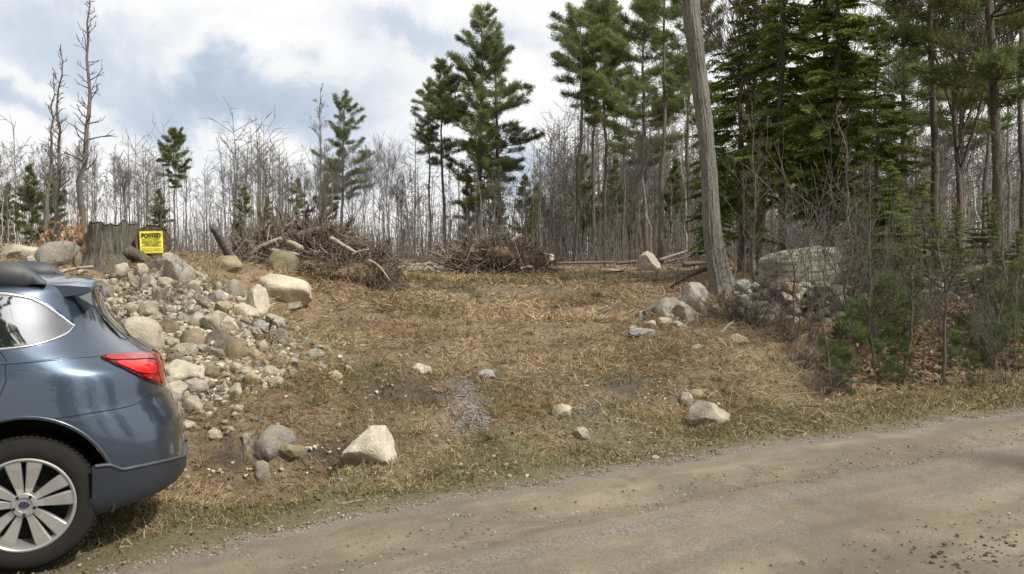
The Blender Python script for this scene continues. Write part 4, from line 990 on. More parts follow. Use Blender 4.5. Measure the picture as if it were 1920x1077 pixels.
for k in range(24):
    px = r8.uniform(1590, 1960); py = r8.uniform(560, 725); tp = py - r8.uniform(90, 230)
    ground_plant('shrub', SHR[r8.choice([0, 2, 3, 5])], px, py, tp, 'grey brown leafless bush in the roadside thicket on the right', 'bush', 'leafless bushes of the roadside thicket', wide=.8)
for k in range(7):
    px = r8.uniform(1380, 1900); ground_plant('sapling', SAP[k % 4], px, r8.uniform(545, 640), r8.uniform(150, 380), 'thin bare sapling growing behind the stone wall on the right', 'sapling', 'bare saplings behind the stone wall')
# twiggy plants on the rock pile and around
ground_plant('shrub', SHR[4], 312, 596, 500, 'dry twiggy bush growing out of the rock pile', 'bush', wide=1.1)
for q_, (a_, b_, c_) in enumerate([(285, 575, 525), (330, 560, 520), (345, 600, 545), (270, 545, 505), (370, 575, 540)]): ground_plant('shrub', SHR[q_ % 6], a_, b_, c_, 'low dry twig clump tangled between the stones of the rock pile', 'bush', 'twig clumps on the rock pile', wide=2.4)
ground_plant('shrub', SHR[4], 350, 530, 430, 'dry twiggy bush right of the log round', 'bush')
ground_plant('shrub', SHR[4], 395, 520, 420, 'thin dry bush at the foot of the leaning log', 'bush')
ground_plant('shrub', SHR[5], 130, 500, 440, 'twiggy bush left of the stump', 'bush')
mb = MB(); rb = np.random.default_rng(77); n = 260
c = P(135, 455, 13.); bp = c + rb.normal(size=(n, 3)) * np.array([.22, .2, .16]); blades(mb, bp, nrm(rb.normal(size=(n, 3)) + np.array([0, 0, -.3])), .08, .045, rb.uniform(.4, .8, n), .4)
S = Segs(); g0 = np.array([c[0], 13., gz(c[0], 13.)]); 
for q in range(26): S.add(g0, c + rb.normal(size=3) * np.array([.2, .2, .15]), .012, .004)
root = empty('beech_sapling', g0); tag(root, 'young beech with rusty orange dead leaves left of the stump', 'sapling')
M['beech_leaf'] = leafmat('beech_leaf', [(0, (.15, .06, .02)), (1, (.45, .24, .11))])
o = mb.build('leaves', M['beech_leaf'], root); o.location = Vector(-g0); mb2 = MB(); S.to(mb2); o = mb2.build('stems', M['bark_brown'], root); o.location = Vector(-g0)

# woods on the other side of the road, behind and right of the viewer (seen in the car's paint and glass, shading the road)
for k, (x, y, h) in enumerate([(-11, -9, 13), (-7, -11, 15), (-3.5, -9.5, 12), (-14, -12, 16), (0, -12, 15), (4, -9, 12), (8, -12, 16), (-18, -11, 14), (12, -7, 13), (15.5, -1.2, 15), (18.5, .8, 16), (22, 3, 15), (14, -6, 14), (-22, -15, 15)]):
    pr = [HEM[0], HEM[1], PINE[4], HEM[2], PINE[1]][k % 5]; r_ = empty('hemlock_tree' if k % 5 in (0, 1, 3) else 'pine_tree', (x, y, gz(x, y) - .1), k * 1.3); s_ = h / pr['h']; r_.scale = (s_, s_, s_)
    tag(r_, 'tall evergreen on the near side of the road outside the photo', 'tree', 'evergreens on the near side of the road')
    for nm, me in pr['mesh']: obj(nm, me, r_)

for x, y, h, pr in [(-7.5, -3.2, 13, HEM[2]), (-1.9, -3.3, 19, PINE[4]), (-10, -4.2, 14, BARE[1]), (-1, -3.6, 12, BARE[3])]:
    r_ = empty('bare_tree' if pr in BARE else 'hemlock_tree', (x, y, gz(x, y) - .1), x); s_ = h / pr['h']; r_.scale = (s_, s_, s_)
    tag(r_, 'tall tree close behind the viewer outside the photo', 'tree', 'trees close behind the viewer')
    for nm, me in pr['mesh']: obj(nm, me, r_)
# ------------------------------------------------------------------ the parked estate car
CTH = 22 * T                                      # nose to the left and a little nearer, parked along the road
cfw = np.array([-math.cos(CTH), -math.sin(CTH), 0]); clf = np.array([math.sin(CTH), -math.cos(CTH), 0])
XW, YS = 1.04, .895
hub = P(45, 948, 4.42)
CO = hub - cfw * XW - clf * .875; CO[2] = hub[2] - .355
print('car ground z', CO[2])
def cw(p):                                        # car local -> world
    p = np.asarray(p, float); return CO + p[..., :1] * cfw + p[..., 1:2] * clf + p[..., 2:3] * np.array([0, 0, 1.])
def carside(px, py, y=YS):                        # pixel -> (x,z) on the plane of the near side
    d = ray(px, py); o = np.array([0, 0, EYE]); n = clf; t = ((CO + clf * y - o) @ n) / (d @ n); p = o + d * np.asarray(t)[..., None] - CO
    return np.stack([p @ cfw, p[..., 2]], -1)
def pchip(x, y):
    x = np.array(x, float); y = np.array(y, float); h = np.diff(x); s = np.diff(y) / h; d = np.zeros_like(y)
    for k in range(1, len(x) - 1):
        if s[k - 1] * s[k] > 0: w1, w2 = 2 * h[k] + h[k - 1], h[k] + 2 * h[k - 1]; d[k] = (w1 + w2) / (w1 / s[k - 1] + w2 / s[k])
    d[0], d[-1] = s[0], s[-1]
    def f(q):
        q = np.clip(q, x[0], x[-1]); k = np.clip(np.searchsorted(x, q) - 1, 0, len(x) - 2); t = (q - x[k]) / h[k]
        return (1 + 2 * t) * (1 - t) ** 2 * y[k] + t * (1 - t) ** 2 * h[k] * d[k] + t * t * (3 - 2 * t) * y[k + 1] + t * t * (t - 1) * h[k] * d[k + 1]
    return f
# rows of the body from the sill (v=0) to the middle of the roof (v=1): z, half width, rear x, front x
ROW = np.array([  # v, z, w, xr, xf
 [0.00, .20, .70, .62, 4.30], [.05, .27, .86, .34, 4.60], [.10, .36, .895, .16, 4.72], [.16, .46, .905, .07, 4.78], [.22, .56, .912, .045, 4.80], [.29, .68, .918, .055, 4.79],
 [.35, .78, .918, .09, 4.74], [.40, .86, .912, .150, 4.66], [.45, .94, .903, .185, 4.45], [.50, 1.02, .890, .215, 4.05], [.545, 1.09, .868, .30, 3.66], [.62, 1.20, .815, .44, 3.35],
 [.69, 1.31, .762, .56, 3.08], [.76, 1.42, .708, .68, 2.78], [.82, 1.482, .655, .74, 2.52], [.87, 1.512, .585, .76, 2.40], [.92, 1.535, .45, .86, 2.28], [.97, 1.549, .2, 1.10, 2.1], [1.0, 1.553, .02, 1.5, 1.7]])
fz, fw_, fxr, fxf = [pchip(ROW[:, 0], ROW[:, k]) for k in (1, 2, 3, 4)]
def surf(s, v):
    """s: 0 rear centre .. 1 rear corner end .. 2 front corner start .. 3 front centre"""
    s = np.asarray(s, float); v = np.asarray(v, float); z, w_, xr, xf = fz(v), fw_(v), fxr(v), fxf(v)
    n = 2.9; a = np.minimum(.62, (xf - xr) * .3); af = np.minimum(.9, (xf - xr) * .33)
    ph = np.clip(s, 0, 1) * PI / 2; x1 = xr + a * (1 - np.cos(ph) ** (2 / n)); y1 = w_ * np.sin(ph) ** (2 / n)
    ph2 = np.clip(s - 2, 0, 1) * PI / 2; x3 = xf - af * (1 - np.cos(PI / 2 - ph2) ** (2 / n)); y3 = w_ * np.sin(PI / 2 - ph2) ** (2 / n)
    t = np.clip(s - 1, 0, 1); x2 = xr + a + (xf - af - xr - a) * t
    x = np.where(s <= 1, x1, np.where(s <= 2, x2, x3)); y = np.where(s <= 1, y1, np.where(s <= 2, w_, y3))
    lift = .15 * np.clip(1 - x / .80, 0, 1) * np.clip(1 - v / .22, 0, 1)
    return np.stack([x, y, z + lift], -1)
def snorm(s, v, e=2e-3):
    v0 = np.clip(v, e, 1 - e); s0 = np.clip(s, 2 * e, 3 - 2 * e)
    a = surf(s0 + e, v0) - surf(s0 - e, v0); b = surf(s0, v0 + e) - surf(s0, v0 - e)
    n = np.cross(a, b); n = nrm(n); sg = np.where(n[..., 1:2] < 0, -1, 1); return n * sg
# fit the rear edge of every row to the outline in the photograph
SIL = [(178, 538), (200, 600), (235, 632), (268, 655), (292, 662), (303, 690), (309, 724), (318, 738), (332, 762), (341, 785), (345, 810), (347, 850), (345, 872), (338, 890), (318, 900), (250, 925)]
def fit():
    global fxr
    rows = ROW.copy(); s = np.linspace(.05, 1.2, 90)
    tgt_y = np.array([p[1] for p in SIL], float); tgt_x = np.array([p[0] for p in SIL], float)
    for it in range(12):
        fxr = pchip(rows[:, 0], rows[:, 3])
        for k in range(1, 15):
            q = surf(s, np.full_like(s, rows[k, 0])); x, y = proj(cw(q)); m_ = np.argmax(x); tx = np.interp(y[m_], tgt_y, tgt_x)
            if y[m_] < 538 or y[m_] > 925: continue
            rows[k, 3] += np.clip((x[m_] - tx) / 300., -.08, .08) * .6
    fxr = pchip(rows[:, 0], rows[:, 3]); print('xr', np.round(rows[:, 3], 3))
fit()
# search grid for photo -> surface
_s, _v = np.meshgrid(np.concatenate([np.linspace(.02, 1, 400), np.linspace(1.001, 1.9, 500)]), np.linspace(0, .93, 420))
_pt = cw(surf(_s, _v)); _px, _py = proj(_pt); _nn = snorm(_s, _v); _nw = _nn[..., :1] * cfw + _nn[..., 1:2] * clf + _nn[..., 2:3] * np.array([0, 0, 1.])
_front = ((_pt - np.array([0, 0, EYE])) * _nw).sum(-1) < 0
def pick(px, py):
    d = (_px - px) ** 2 + (_py - py) ** 2 + np.where(_front, 0, 1e6); i = np.unravel_index(np.argmin(d), d.shape); return _s[i], _v[i]
def smooth_poly(pp, n=6):
    pp = np.array(pp, float); m_ = len(pp); o = []
    for k in range(m_):
        a, b, c, d = pp[k - 1], pp[k], pp[(k + 1) % m_], pp[(k + 2) % m_]
        for q in range(n):
            t = q / n; o.append(.5 * (2 * b + (c - a) * t + (2 * a - 5 * b + 4 * c - d) * t * t + (3 * b - a - 3 * c + d) * t ** 3))
    return np.array(o)
def panel(name, px_poly, mat, off=.004, parent=None, smooth=3, both=False, extra=None, thick=True, step=.02, mirror=True):
    sv = [pick(*p) for p in px_poly] + (extra or [])
    poly = smooth_poly(sv, smooth) if smooth > 1 else np.array(sv)
    return panel_sv(name, poly, mat, off, parent, step, mirror)
def panel_sv(name, poly, mat, off, parent, step=.02, mirror=True):
    poly = np.array(poly); ks, kv = 1., 1.6; lo, hi = poly.min(0), poly.max(0)
    g = np.stack(np.meshgrid(np.arange(lo[0], hi[0], step), np.arange(lo[1], hi[1], step * .6)), -1).reshape(-1, 2); g = g[inpoly(g[:, 0], g[:, 1], [tuple(q) for q in poly])]
    n = len(poly); vs = [Vector(q) for q in np.concatenate([poly, g])]; ed_ = [(k, (k + 1) % n) for k in range(n)]
    v2, e2, f2, *_ = delaunay_2d_cdt(vs, ed_, [list(range(n))], 1, 1e-5)
    a = np.array([q[:] for q in v2]); sv_ = a[:, 0]; vv_ = a[:, 1]; p = surf(sv_, vv_) + snorm(sv_, vv_) * off
    f3 = np.array([t for t in f2 if len(t) == 3])
    nn = np.cross(p[f3[:, 1]] - p[f3[:, 0]], p[f3[:, 2]] - p[f3[:, 0]]); fl = (nn * snorm(sv_, vv_)[f3[:, 0]]).sum(-1) < 0; f3[fl] = f3[fl][:, ::-1]
    out = []
    for sg in ([1, -1] if mirror else [1]):
        mb = MB(); q = p * np.array([1, sg, 1]); mb.add(q, f3 if sg > 0 else f3[:, ::-1])
        # skirt so that the panel has thickness
        qi = (surf(poly[:, 0], poly[:, 1]) - snorm(poly[:, 0], poly[:, 1]) * .004) * np.array([1, sg, 1]); qo = (surf(poly[:, 0], poly[:, 1]) + snorm(poly[:, 0], poly[:, 1]) * off) * np.array([1, sg, 1])
        k = np.arange(n); k2 = (k + 1) % n; mb.add(np.concatenate([qo, qi]), np.stack([k, k + n, k2 + n, k2], -1))
        out.append(mb.build(name, mat, parent))
    return out
def strip(name, px_line, width, mat, off=.003, parent=None, mirror=True, taper=False, ledge=False):
    sv = np.array([pick(*p) for p in px_line]); return strip_sv(name, sv, width, mat, off, parent, mirror, taper, ledge)
def strip_sv(name, sv, width, mat, off, parent, mirror=True, taper=False, ledge=False):
    sv = np.array(sv, float); m_ = len(sv); t = np.linspace(0, m_ - 1, m_ * 8); i0 = np.minimum(t.astype(int), m_ - 2); q = cr(sv, i0, t - i0)
    p = surf(q[:, 0], q[:, 1]); nn = snorm(q[:, 0], q[:, 1]); tg = nrm(np.gradient(p, axis=0)); sd_ = np.cross(nn, tg); w_ = np.full(len(p), width) if not taper else width * np.linspace(*taper, len(p))
    k = len(p)
    for sg in ([1, -1] if mirror else [1]):
        mb = MB(); M3 = np.array([1, sg, 1]); up_ = np.sign((sd_ * np.array([0, 0, 1.])).sum(-1).mean()) if ledge else 0
        oa, ob = (off * (1 - (up_ < 0)), off * (1 - (up_ > 0))) if ledge else (off, off)
        A = [(p - sd_ * w_[:, None] / 2 - nn * .004) * M3, (p - sd_ * w_[:, None] * .42 + nn * oa) * M3, (p + sd_ * w_[:, None] * .42 + nn * ob) * M3, (p + sd_ * w_[:, None] / 2 - nn * .004) * M3]
        i = np.arange(k - 1); f = np.concatenate([np.stack([i + a * k, i + 1 + a * k, i + 1 + (a + 1) * k, i + (a + 1) * k], -1) for a in range(3)])
        mb.add(np.concatenate(A), f if sg < 0 else f[:, ::-1]); mb.build(name, mat, parent)
# materials
m = NT('car_paint'); v = m.coord(); fl_ = m.noise(v, 900, 1)
M['paint'] = m.out(m.mix(m.math('MULTIPLY', fl_, .3), (.066, .094, .135), (.098, .128, .172)), .30, Metallic=.8, Coat__Weight=1., Coat__Roughness=.04)
M['plastic'] = simple('dark_plastic', (.045, .05, .055), .55)
M['lower_trim'] = simple('lower_trim', (.022, .027, .036), .38)
M['black'] = simple('wheel_well', (.008, .008, .008), .9)
M['rubber'] = NT('rubber'); r_ = M['rubber']; M['rubber'] = r_.out(r_.mix(r_.noise(r_.coord(), 14, 4), (.010, .010, .010), (.024, .022, .019)), .95, Specular__IOR__Level=.2)
m = NT('tinted_glass'); M['glass'] = m.out((.012, .014, .015), .03, Specular__IOR__Level=.9, Coat__Weight=1., Coat__Roughness=.01, Coat__IOR=2.3)
m = NT('chrome'); M['chrome'] = m.out((.75, .76, .78), .16, Metallic=1.)
m = NT('alloy'); M['alloy'] = m.out(m.mix(m.noise(m.coord(), 40, 3), (.34, .335, .32), (.41, .40, .385)), .36, Metallic=.6)
m = NT('lamp_dark'); M['lamp_dark'] = m.out((.05, .003, .004), .1, Coat__Weight=.3, Coat__Roughness=.03)
m = NT('lamp_red'); M['lamp_red'] = m.out((.30, .006, .006), .12, Coat__Weight=.3, Coat__Roughness=.03)
m = NT('lamp_bright'); M['lamp_bright'] = m.out((.55, .014, .012), .12, Coat__Weight=.3, Coat__Roughness=.03)
m = NT('lamp_clear'); M['lamp_clear'] = m.out((.7, .72, .75), .08, Metallic=.6, Coat__Weight=1.)
m = NT('emblem'); M['emblem'] = m.out((.01, .018, .06), .2, Coat__Weight=1.)

car = empty('parked_car', CO, PI + CTH); tag(car, 'slate blue estate car parked on the verge with only its rear end in the photo', 'car')
# body shell
ss = np.concatenate([np.linspace(0, 1, 70), np.linspace(1, 2, 110)[1:], np.linspace(2, 3, 50)[1:]]); vs_ = np.linspace(0, 1, 110)
S_, V_ = np.meshgrid(ss, vs_); Q = surf(S_, V_); full = np.concatenate([Q, Q[:, ::-1][:, 1:-1] * np.array([1, -1, 1])], 1); nc = full.shape[1]; nr = len(vs_)
i = np.arange(nr - 1)[:, None] * nc; j = np.arange(nc)[None]; j2 = (j + 1) % nc
q = np.stack([i + j, i + nc + j, i + nc + j2, i + j2], -1).reshape(-1, 4)
allv = np.concatenate([full.reshape(-1, 3), [[2.4, 0, .2]], [[1.6, 0, 1.5535]]]); nb_ = nr * nc
tri = np.concatenate([np.stack([np.full(nc, nb_), np.arange(nc), (np.arange(nc) + 1) % nc], -1), np.stack([np.full(nc, nb_ + 1), (nr - 1) * nc + (np.arange(nc) + 1) % nc, (nr - 1) * nc + np.arange(nc)], -1)])
mb = MB(); mb.add(allv, [q, tri]); body = mb.build('body', M['paint'], car)
bmx = bmesh.new(); bmx.from_mesh(body.data); bmesh.ops.recalc_face_normals(bmx, faces=bmx.faces); bmx.to_mesh(body.data); bmx.free(); body.data.materials.append(M['black'])
for k, xw in enumerate((XW, XW + 2.745)):
    for sg in (1, -1):
        bmx = bmesh.new(); bmesh.ops.create_cone(bmx, cap_ends=True, segments=72, radius1=.425, radius2=.425, depth=.52, matrix=Matrix.Translation((xw, sg * .82, .39)) @ Matrix.Rotation(PI / 2, 4, 'X'))
        cme = bpy.data.meshes.new('cut'); bmx.to_mesh(cme); bmx.free(); cme.materials.append(M['black']); co_ = obj('cut', cme); co_.parent = car
        md = body.modifiers.new('b', 'BOOLEAN'); md.operation = 'DIFFERENCE'; md.object = co_; md.solver = 'EXACT'; md.material_mode = 'TRANSFER'
        dg = bpy.context.evaluated_depsgraph_get(); nm2 = bpy.data.meshes.new_from_object(body.evaluated_get(dg)); body.modifiers.clear(); body.data = nm2; bpy.data.objects.remove(co_)
body.data.name = 'body'
try: body.data.set_sharp_from_angle(angle=40 * T)
except Exception as e: print(e)
# side glass, chrome, lines
GL = [(-40, 548), (0, 551), (30, 554), (60, 560), (92, 577), (120, 597), (139, 611), (128, 623), (108, 634), (75, 645), (30, 653), (-40, 660)]
sv = [pick(max(a, 0), b) if a >= 0 else (pick(0, b)[0] + .14, pick(0, b)[1]) for a, b in GL]
panel_sv('rear_side_window', smooth_poly(sv, 3), M['glass'], .003, car)
top_l = [sv[k] for k in range(0, 7)]; bot_l = [sv[k] for k in range(6, 12)]
strip_sv('window_trim', top_l, .026, M['chrome'], .007, car)
strip_sv('window_trim', bot_l, .014, M['chrome'], .007, car)
# the glass of the other doors, forward of the frame edge
for s0, s1 in ((sv[0][0] + .03, 1.50), (1.53, 1.86)):
    zt, zb = sv[0][1] - .005, sv[-1][1] + .003
    panel_sv('door_window', smooth_poly([(s0, zb), ((s0 + s1) / 2, zb - .002), (s1 + .05 * (s1 > 1.8), zb - .004), (s1 - .08 * (s1 > 1.8), zt), ((s0 + s1) / 2, zt + .004), (s0, zt)], 3), M['glass'], .003, car)
strip('crease', [(0, 682), (60, 678), (130, 672), (186, 667)], .012, M['paint'], .005, car, True, None, True)
strip('door_seam', [(0, 660), (9, 682), (11, 702), (8, 724), (0, 742)], .006, M['black'], .0012, car)
strip('bumper_seam', [(103, 785), (150, 778), (189, 772), (225, 766), (252, 759), (272, 745), (284, 731)], .006, M['black'], .0012, car)
strip('hatch_seam', [(129, 541), (155, 562), (183, 583), (225, 616), (262, 646), (281, 658)], .008, M['black'], .0015, car)
# tail lamp: smoked lens, red bands
LENS = [(189, 669), (215, 666), (250, 662), (285, 660), (297, 661), (303, 675), (307, 700), (308, 724), (296, 722), (272, 712), (248, 701), (224, 689), (203, 678)]
lens = panel('tail_light', LENS, M['lamp_dark'], .010, car, 3)
panel('lamp_lens', [(196, 670), (228, 667), (262, 664), (290, 663), (297, 672), (262, 676), (228, 678), (206, 677)], M['lamp_red'], .016, lens[0], 2, mirror=False)
panel('lamp_lens', [(215, 681), (250, 679), (284, 679), (288, 700), (262, 700), (240, 693)], M['lamp_bright'], .016, lens[0], 2, mirror=False)
panel('lamp_lens', [(292, 676), (299, 678), (304, 715), (299, 718), (294, 700)], M['lamp_red'], .016, lens[0], 2, mirror=False)
panel('lamp_lens', [(262, 704), (292, 704), (296, 717), (284, 714)], M['lamp_red'], .0145, lens[0], 2, mirror=False)
# lower bumper trim with its step, mud guard
TR = [pick(*p) for p in [(206, 872), (229, 879), (260, 874), (300, 866), (330, 859), (343, 855)]]
sa = pick(190, 905)[0]
LOWP = [(.0, .03), (.3, .03), (.6, .03), (sa - .05, .02), (sa + .03, .02), (sa + .04, .10), (sa + .03, TR[0][1] + .004)] + TR + [(TR[-1][0] * .55, TR[-1][1] + .001), (.0, TR[-1][1] + .002)]
panel_sv('lower_bumper', LOWP, M['lower_trim'], .012, car)
strip_sv('bumper_trim', [(sa + .02, TR[0][1] + .002)] + TR + [(TR[-1][0] * .55, TR[-1][1] + .001), (.02, TR[-1][1] + .002)], .015, M['plastic'], .018, car)
fl_p = [surf(np.array(sa), np.array(.10)), surf(np.array(sa), np.array(.02))]
# wheel arch lip, both ends
for xw in (XW, XW + 2.745):
    a_ = np.linspace(-.35, PI + .35, 48)
    for sg in (1, -1):
        mb = MB(); V = []
        for R, dy in ((.423, -.06), (.423, .002), (.436, .005), (.442, .001), (.442, -.03)):
            x = xw + R * np.cos(a_); z = .39 + R * np.sin(a_); vq = np.interp(z, fz(np.linspace(0, 1, 400)), np.linspace(0, 1, 400))
            aa_ = np.minimum(.62, .6 * 4); xr_ = fxr(vq); tt_ = np.clip((x - xr_) / .62, 0, 1); y = fw_(vq) * np.where(x < xr_ + .62, (1 - (1 - tt_) ** 2.9) ** (1 / 2.9), 1) + dy
            V.append(np.stack([x, sg * y, z], -1))
        n = len(a_); i = np.arange(n - 1); f = np.concatenate([np.stack([i + b * n, i + 1 + b * n, i + 1 + (b + 1) * n, i + (b + 1) * n], -1) for b in range(4)])
        mb.add(np.concatenate(V), f); mb.build('wheel_arch', M['paint'], car)
# roof spoiler with side fin
xs = fxr(np.array([.80]))[0]; zr = 1.535
def loft(sections, mat, name, parent=car, close=True):
    mb = MB(); A = np.array(sections); n, k = A.shape[:2]; i = np.arange(n - 1)[:, None] * k; j = np.arange(k)[None]; j2 = (j + 1) % k
    mb.add(A.reshape(-1, 3), [np.stack([i + j, i + j2, i + k + j2, i + k + j], -1).reshape(-1, 4)])
    if close: mb.add(A[0], np.array([[0, a + 1, a] for a in range(1, k - 1)])); mb.add(A[-1], np.array([[0, a, a + 1] for a in range(1, k - 1)]))
    return mb.build(name, mat, parent)
A1, A2, A3 = [surf(np.array(a), np.array(b)) for a, b in ((.50, .80), (.42, .755), (.36, .705))]
B1 = carside(178, 539, .56); B2 = carside(186, 572, .58)
sec = []
for y in np.linspace(-.57, .57, 25):
    t_ = abs(y) / .57; bow = .10 * (1 - t_ ** 2); zt = 1.548 - .045 * t_ ** 2
    xr0 = B1[0] + .02 - bow * .35 + (.03 * (1 - t_ ** 2)); z1 = B1[1] + .030 * (1 - t_ ** 2)
    sec.append([(1.5, y, zt - .02), (1.1, y, max(zt - .004, z1 + .02)), (xr0 + .12, y, z1 + .012), (xr0, y, z1), (xr0 + .006, y, z1 - .03), (xr0 + .16, y, z1 - .055), (1.1, y, zt - .08), (1.5, y, zt - .08)])
loft(sec, M['paint'], 'roof_spoiler')
m = NT('fin_lit_paint'); M['fin'] = m.out((.20, .235, .25), .35, Metallic=.3, Coat__Weight=.6)  # body colour lightened: light on the spoiler side put into the paint
for sg in (1, -1):
    o_ = np.array([A1 + [0, .004, .0], [B1[0] + .03, .565, B1[1]], [B2[0] + .035, .585, B2[1]], A3 + [0, .006, 0], A2 + [0, .006, 0]]); i_ = o_ - np.array([0, .07, 0]); mb = MB()
    mb.add(np.concatenate([o_, i_]) * np.array([1, sg, 1]), [np.array([[0, 1, 2], [0, 2, 4], [2, 3, 4], [5, 7, 6], [5, 9, 7], [7, 9, 8]]), np.array([[a, a + 5, (a + 1) % 5 + 5, (a + 1) % 5] for a in range(5)])]); mb.build('spoiler_fin', M['fin'], car, False)
# roof rails with the raised ends
for sg in (1, -1):
    ra = [carside(a, b, .60) for a, b in [(86, 528), (62, 509), (45, 497), (30, 491), (0, 489)]]; xf_ = 3.0
    prof_t = [(p[0], p[1]) for p in ra] + [(2.6, ra[-1][1]), (xf_, ra[-1][1] - .01), (xf_ + .18, ra[-1][1] - .09)]
    prof_b = [(p[0], 1.512) for p in ra[:1]] + [(ra[1][0] - .0, 1.515), (ra[2][0], 1.52), (ra[3][0] + .0, 1.525)]
    sec = [[(x, sg * (.60 + dy), z) for x, z, dy in [(a[0], a[1], -.022), (a[0], a[1] - .008, .022), (a[0], a[1] - d, .026), (a[0], a[1] - d, -.026)]] for a, d in zip(prof_t, [.02, .07, .115, .15, .14, .045, .06, .03])]
    loft(sec, M['plastic'], 'roof_rail')
    for x in (1.9, 2.55): loft([[(x + dx, sg * (.60 + dy), z) for dx, dy in ((-.05, -.02), (-.05, .02), (.05, .02), (.05, -.02))] for z in (1.50, ra[-1][1] - .03)], M['plastic'], 'rail_foot')
# rear glass, plate recess, lamps and glass in front (other side views)
panel_sv('rear_window', smooth_poly([(.0, .58), (.10, .585), (.16, .60), (.16, .70), (.14, .79), (.07, .80), (.0, .80)], 1), M['glass'], .004, car)
panel_sv('windscreen', [(3., .55), (2.6, .55), (2.35, .56), (2.35, .66), (2.5, .80), (2.75, .82), (3., .82)], M['glass'], .003, car)
panel_sv('headlight', smooth_poly([(2.35, .40), (2.55, .37), (2.72, .36), (2.72, .41), (2.5, .44), (2.35, .445)], 2), M['lamp_clear'], .006, car)
panel_sv('grille', [(2.78, .29), (2.99, .29), (2.99, .40), (2.78, .40)], M['plastic'], .006, car)
# wheels
def wheel(x, sg, rotz=0):
    root = empty('wheel', (x, sg * .875, .355)); root.parent = car
    if sg < 0: root.rotation_euler[2] = PI
    mb = MB(); pr = [(.222, -.215), (.235, -.21), (.300, -.205), (.338, -.19), (.352, -.165), (.355, -.12), (.355, -.06), (.352, -.035), (.338, -.008), (.318, .003), (.285, .008), (.256, .004), (.246, -.004), (.235, -.012)]
    n = 96; th = np.arange(n) * 2 * PI / n; V = [[(r_ * math.cos(h), y, r_ * math.sin(h)) for h in th] for r_, y in pr]
    k = len(pr); i = np.arange(k - 1)[:, None] * n; j = np.arange(n)[None]; j2 = (j + 1) % n
    mb.add(np.array(V).reshape(-1, 3), np.stack([i + j, i + j2, i + n + j2, i + n + j], -1).reshape(-1, 4))
    for b in range(72):                                            # tread blocks at the shoulder
        h = b * 2 * PI / 72
        for y0, y1 in ((-.05, -.022), (-.10, -.06), (-.16, -.11)):
            c0, c1 = h - .028, h + .028; q = [(R * math.cos(c), y, R * math.sin(c)) for R in (.350, .3575) for c, y in ((c0, y0), (c1, y0), (c1, y1), (c0, y1))]
            mb.add(q, np.array([[4, 5, 6, 7], [0, 1, 5, 4], [1, 2, 6, 5], [2, 3, 7, 6], [3, 0, 4, 7]]))
    mb.build('tyre', M['rubber'], root, True)
    mb = MB(); pr = [(.238, -.012), (.247, .003), (.239, .006), (.231, .002), (.222, -.02), (.205, -.09), (.205, -.2)]
    V = [[(r_ * math.cos(h), y, r_ * math.sin(h)) for h in th] for r_, y in pr]; k = len(pr); i = np.arange(k - 1)[:, None] * n
    mb.add(np.array(V).reshape(-1, 3), np.stack([i + j, i + j2, i + n + j2, i + n + j], -1).reshape(-1, 4))
    # hub disc
    pr = [(.062, -.005), (.058, -.001), (.040, .0), (.036, -.008), (.0, -.008)]
    V = [[(r_ * math.cos(h), y, r_ * math.sin(h)) for h in th] for r_, y in [(.066, -.04)] + pr]; k = len(pr) + 1; i = np.arange(k - 1)[:, None] * n
    mb.add(np.array(V).reshape(-1, 3), np.stack([i + j, i + j2, i + n + j2, i + n + j], -1).reshape(-1, 4))
    def spoke(a, tilt):
        ca, sa = math.cos(a), math.sin(a); e = np.array([ca, 0, sa]); s = np.array([-sa, 0, ca]); A = []
        for R, w_, off, y in ((.045, .014, .015, -.006), (.085, .021, .024, -.012), (.14, .029, .037, -.008), (.19, .036, .047, -.003), (.232, .042, .055, -.003)):
            c = e * R + s * off * tilt; yv = np.array([0, 1, 0]); A.append([c - s * w_ + yv * (y - .035), c - s * w_ + yv * (y - .006), c - s * w_ * .82 + yv * y, c + s * w_ * .82 + yv * y, c + s * w_ + yv * (y - .006), c + s * w_ + yv * (y - .035)])
        A = np.array(A); n_, k_ = A.shape[:2]; i_ = np.arange(n_ - 1)[:, None] * k_; j_ = np.arange(k_)[None]; jj = (j_ + 1) % k_
        mb.add(A.reshape(-1, 3), np.stack([i_ + j_, i_ + jj, i_ + k_ + jj, i_ + k_ + j_], -1).reshape(-1, 4))
    for b in range(5):
        for t in (-1, 1): spoke(PI / 2 + b * 2 * PI / 5, t)
    mb.build('rim', M['alloy'], root, False)
    mb = MB()
    pr = [(.215, -.10), (.06, -.10), (.0, -.10)]; V = [[(r_ * math.cos(h), y, r_ * math.sin(h)) for h in th] for r_, y in pr]; i = np.arange(2)[:, None] * n
    mb.add(np.array(V).reshape(-1, 3), np.stack([i + j, i + j2, i + n + j2, i + n + j], -1).reshape(-1, 4)); mb.build('brake_disc', M['black'], root)
    cap = MB(); h = np.linspace(0, 2 * PI, 41)[:-1]
    V = np.concatenate([np.stack([.029 * np.cos(h), 0 * h - .005, .020 * np.sin(h)], -1), np.stack([.026 * np.cos(h), 0 * h - .002, .0175 * np.sin(h)], -1)]); a = np.arange(40)
    cap.add(V, np.stack([a, (a + 1) % 40, 40 + (a + 1) % 40, 40 + a], -1), mat=1); cap.add(V[40:], np.array([a[::-1]]), mat=0)
    for sx, sz, r0 in ((-.013, .004, .0042), (.004, .009, .0028), (.014, .004, .0028), (.008, -.002, .0028), (-.004, -.006, .0028), (.010, -.009, .0028)):
        st = [(sx + r0 * (1 if q % 2 == 0 else .4) * math.cos(q * PI / 5 + PI / 2), -.0012, sz + r0 * (1 if q % 2 == 0 else .4) * math.sin(q * PI / 5 + PI / 2)) for q in range(10)]; cap.add(st, np.array([list(range(9, -1, -1))]), mat=1)
